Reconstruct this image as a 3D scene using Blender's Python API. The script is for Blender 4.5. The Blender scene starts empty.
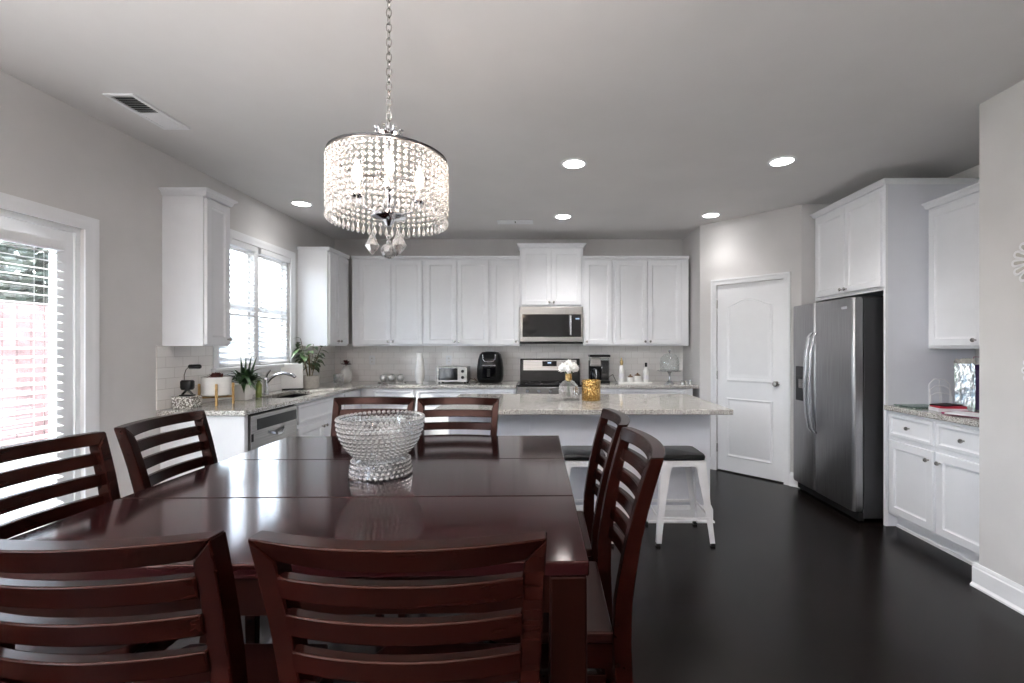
import bpy, bmesh, math, random
from mathutils import Vector, Matrix
random.seed(7)
S = bpy.context.scene
C = S.collection
PI = math.pi
H = 1.37            # eye height
CEIL = 2.74
CT = 0.922          # worktop height

# ------------------------------------------------------------------ camera
cd = bpy.data.cameras.new('camera'); cam = bpy.data.objects.new('camera', cd); C.objects.link(cam)
cd.sensor_width = 36.0; cd.lens = 455.0/1024*36
cd.shift_x = (512-546)/1024; cd.shift_y = (346-341.5)/1024
cd.clip_start = 0.02
cam.location = (0, 0, H); cam.rotation_euler = (PI/2, 0, 0)
S.camera = cam

# ------------------------------------------------------------------ world, sun, exposure
S.view_settings.view_transform = 'Standard'; S.view_settings.look = 'None'
S.view_settings.gamma = 1.0; S.view_settings.use_curve_mapping = False
S.view_settings.exposure = 1.33
S.cycles.use_denoising = True
S.cycles.max_bounces = 10; S.cycles.diffuse_bounces = 6; S.cycles.glossy_bounces = 5
S.cycles.transparent_max_bounces = 24; S.cycles.transmission_bounces = 8
S.cycles.sample_clamp_indirect = 8.0
S.cycles.caustics_reflective = False; S.cycles.caustics_refractive = False
W = bpy.data.worlds.new('sky'); S.world = W; W.use_nodes = True
nt = W.node_tree; nt.nodes.clear()
sky = nt.nodes.new('ShaderNodeTexSky'); sky.sky_type = 'NISHITA'; sky.sun_disc = False
sky.sun_elevation = math.radians(43); sky.sun_rotation = math.radians(-70)
bg = nt.nodes.new('ShaderNodeBackground'); bg.inputs[1].default_value = 1.3
mixw = nt.nodes.new('ShaderNodeMix'); mixw.data_type = 'RGBA'; mixw.inputs[0].default_value = 0.65
mixw.inputs[7].default_value = (4.6, 5.0, 5.5, 1)
ow = nt.nodes.new('ShaderNodeOutputWorld')
nt.links.new(sky.outputs[0], mixw.inputs[6]); nt.links.new(mixw.outputs[2], bg.inputs[0]); nt.links.new(bg.outputs[0], ow.inputs[0])
sl = bpy.data.lights.new('sun', 'SUN'); sl.energy = 9.0; sl.angle = 0.01; sl.color = (1, .95, .88)
sun = bpy.data.objects.new('sun', sl); C.objects.link(sun)
sun.rotation_euler = Vector((1.0, 0.4, -0.95)).to_track_quat('-Z', 'Y').to_euler()
def portal(name, loc, facing, w, h):
    l = bpy.data.lights.new(name, 'AREA'); l.shape = 'RECTANGLE'; l.size = w; l.size_y = h
    l.cycles.is_portal = True
    o = bpy.data.objects.new(name, l); C.objects.link(o); o.location = loc
    o.rotation_euler = Vector(facing).to_track_quat('-Z', 'Z').to_euler()
portal('daylight_patio_door', (-2.86, 1.78, 1.05), (1, 0, 0), 1.9, 2.1)
portal('daylight_sink_window', (-2.86, 4.29, 1.74), (1, 0, 0), 1.1, 1.15)
portal('daylight_living_window', (-2.86, -1.6, 1.35), (1, 0, 0), 1.9, 1.8)

# ------------------------------------------------------------------ materials
def lin(c):
    return tuple((v/12.92 if v <= .04045 else ((v+.055)/1.055)**2.4) for v in [k/255 for k in c])
def newmat(name):
    m = bpy.data.materials.new(name); m.use_nodes = True
    n = m.node_tree; b = n.nodes['Principled BSDF']
    return m, n, b
def setc(b, col, rough, metal=0.0, **k):
    b.inputs['Base Color'].default_value = (*lin(col), 1); b.inputs['Roughness'].default_value = rough
    b.inputs['Metallic'].default_value = metal
    for a, v in k.items(): b.inputs[a.replace('_', ' ')].default_value = v
def coords(n, scale=(1, 1, 1)):
    t = n.nodes.new('ShaderNodeTexCoord'); mp = n.nodes.new('ShaderNodeMapping'); mp.inputs['Scale'].default_value = scale
    n.links.new(t.outputs['Object'], mp.inputs[0]); return mp.outputs[0]
def ramp(n, fac, stops):
    r = n.nodes.new('ShaderNodeValToRGB'); e = r.color_ramp.elements
    while len(e) < len(stops): e.new(0.5)
    for i, (p, c) in enumerate(stops): e[i].position = p; e[i].color = (*lin(c), 1)
    n.links.new(fac, r.inputs[0]); return r.outputs[0]
def noise(n, vec, scale, detail=4, rough=.55):
    t = n.nodes.new('ShaderNodeTexNoise'); t.inputs['Scale'].default_value = scale; t.inputs['Detail'].default_value = detail
    t.inputs['Roughness'].default_value = rough; n.links.new(vec, t.inputs['Vector']); return t.outputs[0]
def bump(n, b, h, strength, dist=.01):
    k = n.nodes.new('ShaderNodeBump'); k.inputs['Strength'].default_value = strength; k.inputs['Distance'].default_value = dist
    n.links.new(h, k.inputs['Height']); n.links.new(k.outputs[0], b.inputs['Normal'])
def plain(name, col, rough=.5, metal=0.0, var=.03, scale=6.0, **k):
    """principled with a faint procedural tone variation"""
    m, n, b = newmat(name); setc(b, col, rough, metal, **k)
    lo = tuple(max(0, c*(1-var)) for c in col); hi = tuple(min(255, c*(1+var)) for c in col)
    n.links.new(ramp(n, noise(n, coords(n), scale), [(.35, lo), (.65, hi)]), b.inputs['Base Color'])
    return m
def brushed(name, col, rough, axis=2):
    m, n, b = newmat(name); setc(b, col, rough, 1.0)
    sc = [220, 220, 220]; sc[axis] = 3
    f = noise(n, coords(n, sc), 1.0, 3)
    n.links.new(ramp(n, f, [(.3, tuple(c*.9 for c in col)), (.7, tuple(min(255, c*1.08) for c in col))]), b.inputs['Base Color'])
    bump(n, b, f, .04, .002); return m
M = {}
M['wall'] = plain('wall_paint', (208, 206, 205), .85, var=.012, scale=3)
M['ceiling'] = plain('ceiling_paint', (222, 220, 219), .9, var=.01, scale=2)
M['white'] = plain('white_cabinet_paint', (232, 233, 236), .38, var=.006)
M['trimwhite'] = plain('white_trim_paint', (235, 236, 238), .35, var=.006)
M['panel'] = plain('island_panel_paint', (222, 224, 231), .45, var=.006)
M['dark'] = plain('dark_gap', (12, 12, 12), .8)
M['black'] = plain('black_plastic', (12, 12, 13), .3, Specular_IOR_Level=.25)
M['blackmatte'] = plain('black_matte', (18, 18, 19), .6, Specular_IOR_Level=.25)
M['blackglass'] = plain('black_glass', (8, 8, 11), .06, Specular_IOR_Level=.35)
M['steel'] = brushed('brushed_steel', (150, 148, 146), .32, 0)
M['fridge'] = brushed('dark_brushed_steel', (160, 160, 162), .36, 2)
M['fridgeside'] = plain('graphite_metal', (58, 58, 60), .42, .5)
M['handle'] = brushed('handle_steel', (205, 206, 210), .25, 2)
M['chrome'] = plain('chrome', (205, 206, 210), .12, 1.0, var=.0)
M['nickel'] = plain('nickel', (170, 168, 164), .25, 1.0)
M['gold'] = plain('gold_metal', (206, 176, 122), .22, 1.0, var=.12, scale=60)
M['paleoak'] = plain('pale_wood', (196, 160, 104), .5, var=.1, scale=30)
M['ceramic'] = plain('white_ceramic', (236, 235, 232), .25)
M['greypot'] = plain('grey_ceramic', (178, 174, 168), .5, var=.06, scale=30)
M['soil'] = plain('soil', (40, 30, 24), .95, var=.3, scale=60)
M['leafdark'] = plain('dark_green_leaf', (52, 80, 46), .45, var=.35, scale=18)
M['leafmid'] = plain('green_leaf', (56, 76, 46), .4, var=.3, scale=14)
M['stem'] = plain('stem', (96, 82, 52), .6)
M['stoolwhite'] = plain('white_painted_metal', (232, 232, 234), .3)
M['flower'] = plain('white_petals', (244, 243, 240), .7, var=.02, scale=20)
M['redflower'] = plain('dark_red_flower', (92, 44, 40), .7, var=.3, scale=40)
M['magenta'] = plain('magenta_card', (150, 40, 92), .5)
M['purple'] = plain('purple_card', (84, 54, 110), .45)
M['red'] = plain('red_card', (170, 36, 58), .5)
M['paper'] = plain('paper', (226, 224, 228), .6)
M['brown'] = plain('brown_lid', (96, 70, 48), .5)
M['soap'] = plain('green_soap', (128, 142, 70), .3)
M['fence'] = plain('reddish_fence_wood', (116, 88, 85), .8, var=.15, scale=4)
M['bluefence'] = plain('pale_blue_grey_fence', (120, 128, 138), .8, var=.06)
M['treeleaf'] = plain('muted_tree_leaf', (46, 54, 44), .7, var=.3, scale=10)
M['concrete'] = plain('patio_concrete', (168, 164, 158), .85, var=.06, scale=5)
M['grass'] = plain('lawn', (96, 118, 66), .9, var=.2, scale=30)
M['silverball'] = plain('silver_mosaic', (196, 196, 194), .3, .7, var=.2, scale=90)
M['mosaic'] = None

def wood(name, dark, mid, light, rough, axis=0, coat=0.0):
    m, n, b = newmat(name); setc(b, mid, rough)
    sc = [14, 14, 14]; sc[axis] = 1.2
    f = noise(n, coords(n, sc), 1.6, 6, .6)
    n.links.new(ramp(n, f, [(.3, dark), (.5, mid), (.75, light)]), b.inputs['Base Color'])
    r = n.nodes.new('ShaderNodeMapRange'); r.inputs[3].default_value = rough*.95; r.inputs[4].default_value = rough*1.06
    n.links.new(f, r.inputs[0]); n.links.new(r.outputs[0], b.inputs['Roughness'])
    b.inputs['Specular IOR Level'].default_value = coat; b.inputs['Specular Tint'].default_value = (1, .62, .55, 1)
    return m
M['tabletop'] = wood('dark_cherry_tabletop', (23, 7, 8), (28, 9, 10), (34, 13, 13), .10, 0, .22)
M['tablewood'] = wood('dark_cherry_wood', (14, 4, 3), (19, 6, 4), (26, 8, 6), .28, 2, .12)
M['chairwood'] = wood('dark_mahogany_chair', (17, 4, 3), (23, 6, 4), (31, 9, 7), .24, 0, .12)
M['seatwood'] = wood('dark_mahogany_seat', (26, 11, 9), (32, 13, 11), (40, 17, 14), .32, 0, .12)

def floor_mat():
    m, n, b = newmat('dark_plank_floor'); setc(b, (30, 25, 23), .28)
    v = coords(n)
    br = n.nodes.new('ShaderNodeTexBrick'); br.offset = .37; br.inputs['Scale'].default_value = 1
    br.inputs['Brick Width'].default_value = 1.3; br.inputs['Row Height'].default_value = .127; br.inputs['Mortar Size'].default_value = .0016
    br.inputs['Color1'].default_value = (*lin((25, 19, 17)), 1); br.inputs['Color2'].default_value = (*lin((17, 13, 12)), 1)
    br.inputs['Mortar'].default_value = (*lin((10, 8, 8)), 1)
    vr = n.nodes.new('ShaderNodeMapping'); vr.inputs['Rotation'].default_value = (0, 0, PI/2); n.links.new(v, vr.inputs[0]); n.links.new(vr.outputs[0], br.inputs[0])
    f = noise(n, coords(n, (22, 2, 1)), 1.5, 6)
    mx = n.nodes.new('ShaderNodeMix'); mx.data_type = 'RGBA'; mx.blend_type = 'MULTIPLY'; mx.inputs[0].default_value = .6
    n.links.new(br.outputs[0], mx.inputs[6]); n.links.new(ramp(n, f, [(.3, (190, 190, 190)), (.7, (255, 255, 255))]), mx.inputs[7])
    n.links.new(mx.outputs[2], b.inputs['Base Color'])
    r = n.nodes.new('ShaderNodeMapRange'); b.inputs['Specular IOR Level'].default_value = .16; r.inputs[3].default_value = .235; r.inputs[4].default_value = .26
    n.links.new(f, r.inputs[0]); n.links.new(r.outputs[0], b.inputs['Roughness'])
    bump(n, b, br.outputs[1], -.25, .002)
    return m
M['floor'] = floor_mat()
def granite_mat():
    m, n, b = newmat('speckled_granite'); setc(b, (190, 186, 180), .1, Specular_IOR_Level=.75)
    v = coords(n)
    f1 = noise(n, v, 115, 3, .7); f2 = noise(n, v, 22, 4, .6)
    a = ramp(n, f1, [(.36, (84, 80, 77)), (.45, (156, 152, 146)), (.54, (202, 199, 193)), (.7, (224, 221, 216))])
    c = ramp(n, f2, [(.34, (150, 146, 140)), (.58, (255, 255, 255))])
    mx = n.nodes.new('ShaderNodeMix'); mx.data_type = 'RGBA'; mx.blend_type = 'MULTIPLY'; mx.inputs[0].default_value = .5
    n.links.new(a, mx.inputs[6]); n.links.new(c, mx.inputs[7]); n.links.new(mx.outputs[2], b.inputs['Base Color'])
    return m
M['granite'] = granite_mat()
def tile_mat():
    m, n, b = newmat('white_subway_tile'); setc(b, (214, 210, 206), .12)
    t = n.nodes.new('ShaderNodeTexCoord'); sp = n.nodes.new('ShaderNodeSeparateXYZ'); cb = n.nodes.new('ShaderNodeCombineXYZ')
    ad = n.nodes.new('ShaderNodeMath'); ad.operation = 'ADD'
    n.links.new(t.outputs['Object'], sp.inputs[0]); n.links.new(sp.outputs[0], ad.inputs[0]); n.links.new(sp.outputs[1], ad.inputs[1])
    n.links.new(ad.outputs[0], cb.inputs[0]); n.links.new(sp.outputs[2], cb.inputs[1])
    br = n.nodes.new('ShaderNodeTexBrick'); br.inputs['Scale'].default_value = 1
    br.inputs['Brick Width'].default_value = .152; br.inputs['Row Height'].default_value = .076; br.inputs['Mortar Size'].default_value = .0018
    br.inputs['Color1'].default_value = (*lin((245, 243, 241)), 1); br.inputs['Color2'].default_value = (*lin((240, 237, 235)), 1)
    br.inputs['Mortar'].default_value = (*lin((214, 210, 207)), 1)
    n.links.new(cb.outputs[0], br.inputs[0]); n.links.new(br.outputs[0], b.inputs['Base Color'])
    bump(n, b, br.outputs[1], -.3, .002); return m
M['tile'] = tile_mat()
def thin_glass(name, tint, refl=.12, rough=.02):
    m = bpy.data.materials.new(name); m.use_nodes = True; n = m.node_tree; n.nodes.clear()
    o = n.nodes.new('ShaderNodeOutputMaterial'); t = n.nodes.new('ShaderNodeBsdfTransparent'); g = n.nodes.new('ShaderNodeBsdfGlossy')
    t.inputs[0].default_value = (*lin(tint), 1); g.inputs['Roughness'].default_value = rough
    f = n.nodes.new('ShaderNodeLayerWeight'); f.inputs[0].default_value = .25
    mr = n.nodes.new('ShaderNodeMapRange'); mr.inputs[3].default_value = refl; mr.inputs[4].default_value = min(1, refl+.6)
    x = n.nodes.new('ShaderNodeMixShader')
    n.links.new(f.outputs[1], mr.inputs[0]); n.links.new(mr.outputs[0], x.inputs[0])
    n.links.new(t.outputs[0], x.inputs[1]); n.links.new(g.outputs[0], x.inputs[2]); n.links.new(x.outputs[0], o.inputs[0])
    return m
M['pane'] = thin_glass('window_glass', (250, 252, 252), .05)
M['clearglass'] = thin_glass('clear_glass', (240, 243, 243), .12)
M['greenglass'] = thin_glass('green_tinted_glass', (186, 214, 204), .12)
def crystal(name, fac_t, white):
    m = bpy.data.materials.new(name); m.use_nodes = True; n = m.node_tree; n.nodes.clear()
    o = n.nodes.new('ShaderNodeOutputMaterial'); t = n.nodes.new('ShaderNodeBsdfTransparent'); g = n.nodes.new('ShaderNodeBsdfGlossy')
    g.inputs['Roughness'].default_value = .06; d = n.nodes.new('ShaderNodeBsdfTranslucent'); d.inputs[0].default_value = (.95, .93, .9, 1)
    df = n.nodes.new('ShaderNodeBsdfDiffuse'); df.inputs[0].default_value = (.9, .89, .88, 1)
    f = n.nodes.new('ShaderNodeLayerWeight'); f.inputs[0].default_value = .5
    x1 = n.nodes.new('ShaderNodeMixShader'); x2 = n.nodes.new('ShaderNodeMixShader'); x3 = n.nodes.new('ShaderNodeMixShader')
    x1.inputs[0].default_value = .5; n.links.new(d.outputs[0], x1.inputs[1]); n.links.new(df.outputs[0], x1.inputs[2])
    x2.inputs[0].default_value = white; n.links.new(t.outputs[0], x2.inputs[1]); n.links.new(x1.outputs[0], x2.inputs[2])
    mr = n.nodes.new('ShaderNodeMapRange'); mr.inputs[3].default_value = fac_t; mr.inputs[4].default_value = .9
    n.links.new(f.outputs[1], mr.inputs[0]); n.links.new(mr.outputs[0], x3.inputs[0])
    n.links.new(x2.outputs[0], x3.inputs[1]); n.links.new(g.outputs[0], x3.inputs[2]); n.links.new(x3.outputs[0], o.inputs[0])
    return m
M['crystal'] = crystal('crystal_bead', .12, .36)
M['drop'] = crystal('crystal_pendant', .38, .18)
M['vaseglass'] = crystal('ribbed_vase_glass', .3, .12)
M['bowlbead'] = crystal('bowl_crystal', .4, .2)
def blind_mat():
    m = bpy.data.materials.new('white_blind_slat'); m.use_nodes = True; n = m.node_tree; n.nodes.clear()
    o = n.nodes.new('ShaderNodeOutputMaterial'); d = n.nodes.new('ShaderNodeBsdfDiffuse'); t = n.nodes.new('ShaderNodeBsdfTranslucent')
    d.inputs[0].default_value = (.82, .82, .82, 1); t.inputs[0].default_value = (.8, .8, .8, 1)
    x = n.nodes.new('ShaderNodeMixShader'); x.inputs[0].default_value = .22
    n.links.new(d.outputs[0], x.inputs[1]); n.links.new(t.outputs[0], x.inputs[2]); n.links.new(x.outputs[0], o.inputs[0]); return m
M['blind'] = blind_mat()
def emit(name, col, s):
    m = bpy.data.materials.new(name); m.use_nodes = True; n = m.node_tree; n.nodes.clear()
    o = n.nodes.new('ShaderNodeOutputMaterial'); e = n.nodes.new('ShaderNodeEmission'); e.inputs[0].default_value = (*col, 1); e.inputs[1].default_value = s
    n.links.new(e.outputs[0], o.inputs[0]); return m
M['canlight'] = emit('downlight_glow', (1, .98, .96), 12.0)
M['fill_uplight'] = emit('fill_uplight_glow', (1, .965, .95), 640.0)  # fill glow for the added out-of-view uplighters that lift the ceiling
M['bulb'] = emit('candle_bulb_glow', (1, .80, .66), 44.0)
M['display'] = emit('oven_clock_glow', (.55, .75, 1), .5)
def foil_mat():
    m, n, b = newmat('silver_foil'); setc(b, (205, 214, 222), .22, .55)
    f = noise(n, coords(n, (1, 1, .5)), 26, 3)
    n.links.new(ramp(n, f, [(.35, (150, 176, 196)), (.5, (226, 232, 238)), (.65, (190, 206, 200))]), b.inputs['Base Color'])
    bump(n, b, f, .9, .02); return m
M['foil'] = foil_mat()
def mosaic_mat():
    m, n, b = newmat('pebbled_mosaic'); setc(b, (200, 196, 190), .35)
    v = n.nodes.new('ShaderNodeTexVoronoi'); v.inputs['Scale'].default_value = 95; n.links.new(coords(n), v.inputs['Vector'])
    n.links.new(ramp(n, v.outputs['Distance'], [(.35, (228, 226, 222)), (.62, (104, 98, 92))]), b.inputs['Base Color']); return m
M['mosaic'] = mosaic_mat()
def hammered_mat():
    m, n, b = newmat('hammered_gold'); setc(b, (196, 152, 78), .2, 1.0)
    v = n.nodes.new('ShaderNodeTexVoronoi'); v.inputs['Scale'].default_value = 70; n.links.new(coords(n), v.inputs['Vector'])
    n.links.new(ramp(n, v.outputs['Distance'], [(.1, (232, 204, 142)), (.6, (168, 128, 70))]), b.inputs['Base Color'])
    bump(n, b, v.outputs['Distance'], .7, .01); return m
M['hammered'] = hammered_mat()

# ------------------------------------------------------------------ mesh builder
class MB:
    def __init__(s): s.v = []; s.f = []
    def add(s, vs, fs):
        o = len(s.v); s.v += [tuple(p) for p in vs]; s.f += [tuple(i+o for i in f) for f in fs]; return s
    def box(s, x0, x1, y0, y1, z0, z1):
        return s.add([(x0,y0,z0),(x1,y0,z0),(x1,y1,z0),(x0,y1,z0),(x0,y0,z1),(x1,y0,z1),(x1,y1,z1),(x0,y1,z1)],
                     [(0,3,2,1),(4,5,6,7),(0,1,5,4),(1,2,6,5),(2,3,7,6),(3,0,4,7)])
    def loft(s, rings, cap=True, closed=False):
        n = len(rings[0]); vs = [p for r in rings for p in r]; fs = []
        k = len(rings)
        for i in range(k if closed else k-1):
            a, b = i*n, ((i+1) % k)*n
            for j in range(n): fs.append((a+j, a+(j+1) % n, b+(j+1) % n, b+j))
        if cap and not closed: fs += [tuple(range(n-1, -1, -1)), tuple(range((k-1)*n, k*n))]
        return s.add(vs, fs)
    def lathe(s, prof, n=24, c=(0, 0, 0), cap=True):
        rings = [[(c[0]+r*math.cos(2*PI*j/n), c[1]+r*math.sin(2*PI*j/n), c[2]+z) for j in range(n)] for r, z in prof]
        return s.loft(rings, cap)
    def tube(s, pts, r, n=8, closed=False):
        pts = [Vector(p) for p in pts]; rings = []; k = len(pts)
        rr = r if isinstance(r, (list, tuple)) else [r]*k
        prev = None
        for i, p in enumerate(pts):
            if closed: t = pts[(i+1) % k]-pts[i-1]
            else: t = pts[min(i+1, k-1)]-pts[max(i-1, 0)]
            t.normalize()
            if prev is None:
                a = Vector((0, 0, 1)) if abs(t.z) < .9 else Vector((1, 0, 0))
                u = t.cross(a).normalized()
            else: u = (prev-t*prev.dot(t)).normalized()
            prev = u; w = t.cross(u)
            rings.append([tuple(p+(u*math.cos(2*PI*j/n)+w*math.sin(2*PI*j/n))*rr[i]) for j in range(n)])
        return s.loft(rings, True, closed)
    def sphere(s, c, r, n=10, m=6, sz=1.0):
        prof = [(max(1e-5, r*math.sin(PI*i/m)), -r*sz*math.cos(PI*i/m)) for i in range(m+1)]
        prof[0] = (r*.02, prof[0][1]); prof[-1] = (r*.02, prof[-1][1])
        return s.lathe(prof, n, c)
    def poly(s, pts, z0, z1, ax='z'):
        """prism of a 2D outline; ax z: (x,y); ax y: (x,z) extruded in y"""
        f = (lambda p, z: (p[0], p[1], z)) if ax == 'z' else (lambda p, z: (p[0], z, p[1]))
        return s.loft([[f(p, z0) for p in pts], [f(p, z1) for p in pts]])
    def xf(s, mat):
        s.v = [tuple(mat @ Vector(p)) for p in s.v]; return s
    def build(s, name, mat, parent=None, smooth=None, bevel=0, seg=2):
        me = bpy.data.meshes.new(name); me.from_pydata(s.v, [], s.f)
        bm = bmesh.new(); bm.from_mesh(me); bmesh.ops.recalc_face_normals(bm, faces=bm.faces); bm.to_mesh(me); bm.free()
        if smooth is not None:
            for p in me.polygons: p.use_smooth = True
            me.set_sharp_from_angle(angle=math.radians(smooth))
        o = bpy.data.objects.new(name, me); C.objects.link(o)
        me.materials.append(M[mat] if isinstance(mat, str) else mat)
        if parent is not None: o.parent = parent
        if bevel:
            b = o.modifiers.new('bevel', 'BEVEL'); b.width = bevel; b.segments = seg; b.limit_method = 'ANGLE'; b.angle_limit = math.radians(40)
        return o
def box(*a): return MB().box(*a)
def thing(name, label, cat, loc=(0, 0, 0), rz=0, group=None):
    o = bpy.data.objects.new(name, None); C.objects.link(o); o.empty_display_size = .1
    o.location = loc; o.rotation_euler = (0, 0, rz); o['label'] = label; o['category'] = cat
    if group: o['group'] = group
    return o
def tag(o, label, cat, group=None):
    o['label'] = label; o['category'] = cat
    if group: o['group'] = group
    return o
def struct(o): o['kind'] = 'structure'; return o
def at(o, loc, rz=0): o.location = loc; o.rotation_euler = (0, 0, rz); return o
def dup(root, loc, rz, label):
    def cp(o, par):
        c = o.copy(); C.objects.link(c)
        if par: c.parent = par
        for ch in o.children: cp(ch, c)
        return c
    r = cp(root, None); r.location = loc; r.rotation_euler = (0, 0, rz); r['label'] = label; return r
def slab(us, vs, skip, t0, t1, fmap):
    """plate over a grid of cells with some cells left out; fmap(u, v, t) -> xyz"""
    mb = MB(); nu, nv = len(us), len(vs); idx = {}
    def P(i, j, t):
        k = (i, j, t)
        if k not in idx: idx[k] = len(mb.v); mb.v.append(fmap(us[i], vs[j], t1 if t else t0))
        return idx[k]
    keep = {(i, j) for i in range(nu-1) for j in range(nv-1)} - set(skip)
    for (i, j) in keep:
        mb.f.append((P(i,j,1), P(i+1,j,1), P(i+1,j+1,1), P(i,j+1,1))); mb.f.append((P(i,j,0), P(i,j+1,0), P(i+1,j+1,0), P(i+1,j,0)))
        for (di, dj, a, b) in ((-1,0,(i,j),(i,j+1)), (1,0,(i+1,j),(i+1,j+1)), (0,-1,(i,j),(i+1,j)), (0,1,(i,j+1),(i+1,j+1))):
            if (i+di, j+dj) not in keep: mb.f.append((P(*a,0), P(*b,0), P(*b,1), P(*a,1)))
    return mb

# ------------------------------------------------------------------ setting
XL, YB, XR, XN, YN = -2.71, 5.83, 3.27, 2.457, 2.58
PX, PY, QX, QY = 1.75, 5.177, 2.47, 4.40
struct(slab([XL-.15, XR+.15], [-3.7, YB+.15], [], -.1, 0, lambda u, v, t: (u, v, t)).build('floor', 'floor'))
struct(slab([XL-.15, XR+.15], [-3.7, YB+.15], [], CEIL, CEIL+.15, lambda u, v, t: (u, v, t)).build('ceiling', 'ceiling'))
DY0, DY1, DZ = .87, 2.668, 2.055           # patio door opening
WY0, WY1, WZ0, WZ1 = 3.76, 4.82, 1.19, 2.30
struct(slab([-3.7, -2.5, -.7, DY0, DY1, WY0, WY1, YB+.15], [0, .45, WZ0, DZ, WZ1, CEIL],
            [(1,1),(1,2),(1,3),(3,0),(3,1),(3,2),(5,2),(5,3)], XL-.14, XL, lambda u, v, t: (t, u, v)).build('wall_left', 'wall'))
struct(slab([XL-.14, XR+.15], [0, CEIL], [], YB, YB+.12, lambda u, v, t: (u, t, v)).build('wall_back', 'wall'))
struct(slab([QY, YB], [0, CEIL], [], XR, XR+.12, lambda u, v, t: (t, u, v)).build('wall_pantry', 'wall'))
struct(box(XR, XR+.12, YN, QY, 0, CEIL).build('wall_right', 'wall'))
struct(box(XN, XR+.12, -3.7, YN, 0, CEIL).build('wall_near_right', 'wall'))
struct(box(PX, PX+.1, PY, YB, 0, CEIL).build('wall_pantry_return', 'wall'))
struct(box(QX, XR, QY, QY+.1, 0, CEIL).build('wall_alcove', 'wall'))
struct(box(XL-.14, XN, -3.7, -3.56, 0, CEIL).build('wall_rear', 'wall'))
UL = math.hypot(QX-PX, QY-PY); TH = math.atan2(QY-PY, QX-PX)
DD0, DD1, DDZ = .20, .90, 2.04
dg = slab([0, DD0, DD1, UL], [0, DDZ, CEIL], [(1, 0)], 0, .1, lambda u, v, t: (u, t, v)).build('wall_diagonal', 'wall'); struct(dg); at(dg, (PX, PY, 0), TH)

def casing_profile(w=.075, t=.018):
    return [(0, 0), (0, t*.55), (w*.2, t*.75), (w*.62, t*.8), (w*.72, t), (w, t), (w, 0)]
def casing(u0, u1, z0, z1, fmap, sill=False, w=.075):
    """moulded casing round an opening; fmap(u, z, out)"""
    mb = MB(); pr = casing_profile(w)
    if z0 <= 0.01:
        path = [((u0, z0), (-1, 0)), ((u0, z1), (-1, 1)), ((u1, z1), (1, 1)), ((u1, z0), (1, 0))]; closed = False
    else:
        path = [((u0, z0), (-1, -1)), ((u0, z1), (-1, 1)), ((u1, z1), (1, 1)), ((u1, z0), (1, -1))]; closed = True
    rings = [[fmap(p[0]+d[0]*a, p[1]+d[1]*a, b) for a, b in pr] for p, d in path]
    return mb.loft(rings, True, closed)
lmap = lambda u, z, o: (XL+o, u, z)
struct(casing(DY0, DY1, 0, DZ, lmap).build('trim_1', 'trimwhite', smooth=30))
struct(casing(WY0, WY1, WZ0, WZ1, lmap, w=.07).build('trim_2', 'trimwhite', smooth=30))
tc = casing(DD0, DD1, 0, DDZ, lambda u, z, o: (u, -o, z), w=.06).build('trim_3', 'trimwhite', smooth=30); struct(tc); at(tc, (PX, PY, 0), TH)
def baseboard(name, p0, p1, ext0=0, ext1=0):
    """board along p0->p1 on the wall at its right-hand side, moulded top and shoe"""
    p0, p1 = Vector((*p0, 0)), Vector((*p1, 0)); u = (p1-p0).normalized(); n = Vector((u.y, -u.x, 0))
    pr = [(0, 0), (.026, 0), (.026, .012), (.015, .022), (.015, .105), (.010, .112), (.010, .122), (.004, .132), (0, .132)]
    a, b = p0-u*ext0, p1+u*ext1
    return struct(MB().loft([[tuple(q+n*o+Vector((0, 0, z))) for o, z in pr] for q in (a, b)]).build(name, 'trimwhite', smooth=30))
baseboard('baseboard_near_right', (XN, -3.55), (XN, YN), 0, .02) if False else None
def bb(name, p0, p1, n):
    p0, p1, n = Vector((*p0, 0)), Vector((*p1, 0)), Vector((*n, 0))
    pr = [(0, 0), (.028, 0), (.028, .010), (.016, .022), (.016, .105), (.011, .112), (.011, .122), (.005, .133), (0, .133)]
    return struct(MB().loft([[tuple(q+n*o+Vector((0, 0, z))) for o, z in pr] for q in (p0, p1)]).build(name, 'trimwhite', smooth=30))
bb('baseboard_near_right', (XN, -3.56), (XN, YN+.028), (-1, 0))
bb('baseboard_near_right_end', (XN, YN), (2.66, YN), (0, 1))
bb('baseboard_left', (XL, DY1+.076), (XL, 3.19), (1, 0))
bb('baseboard_left_rear', (XL, -3.56), (XL, DY0-.076), (1, 0))
bb('baseboard_rear', (XL, -3.56), (XN, -3.56), (0, 1))
b_ = MB().loft([[(u, -o, z) for o, z in [(0, 0), (.028, 0), (.028, .01), (.016, .022), (.016, .105), (.005, .133), (0, .133)]] for u in (0.0, DD0-.061)]).build('baseboard_diagonal', 'trimwhite'); struct(b_); at(b_, (PX, PY, 0), TH)
b_ = MB().loft([[(u, -o, z) for o, z in [(0, 0), (.028, 0), (.028, .01), (.016, .022), (.016, .105), (.005, .133), (0, .133)]] for u in (DD1+.061, UL)]).build('baseboard_diagonal_end', 'trimwhite'); struct(b_); at(b_, (PX, PY, 0), TH)
# backsplash tiles
struct(box(XL, PX, YB-.008, YB, CT+.002, 1.40).build('trim_4', 'tile'))
struct(slab([3.16, WY0-.07, WY1+.07, YB-.008], [CT+.002, WZ0-.072, 1.372], [(1, 1)], XL, XL+.008, lambda u, v, t: (t, u, v)).build('trim_5', 'tile'))

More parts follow.
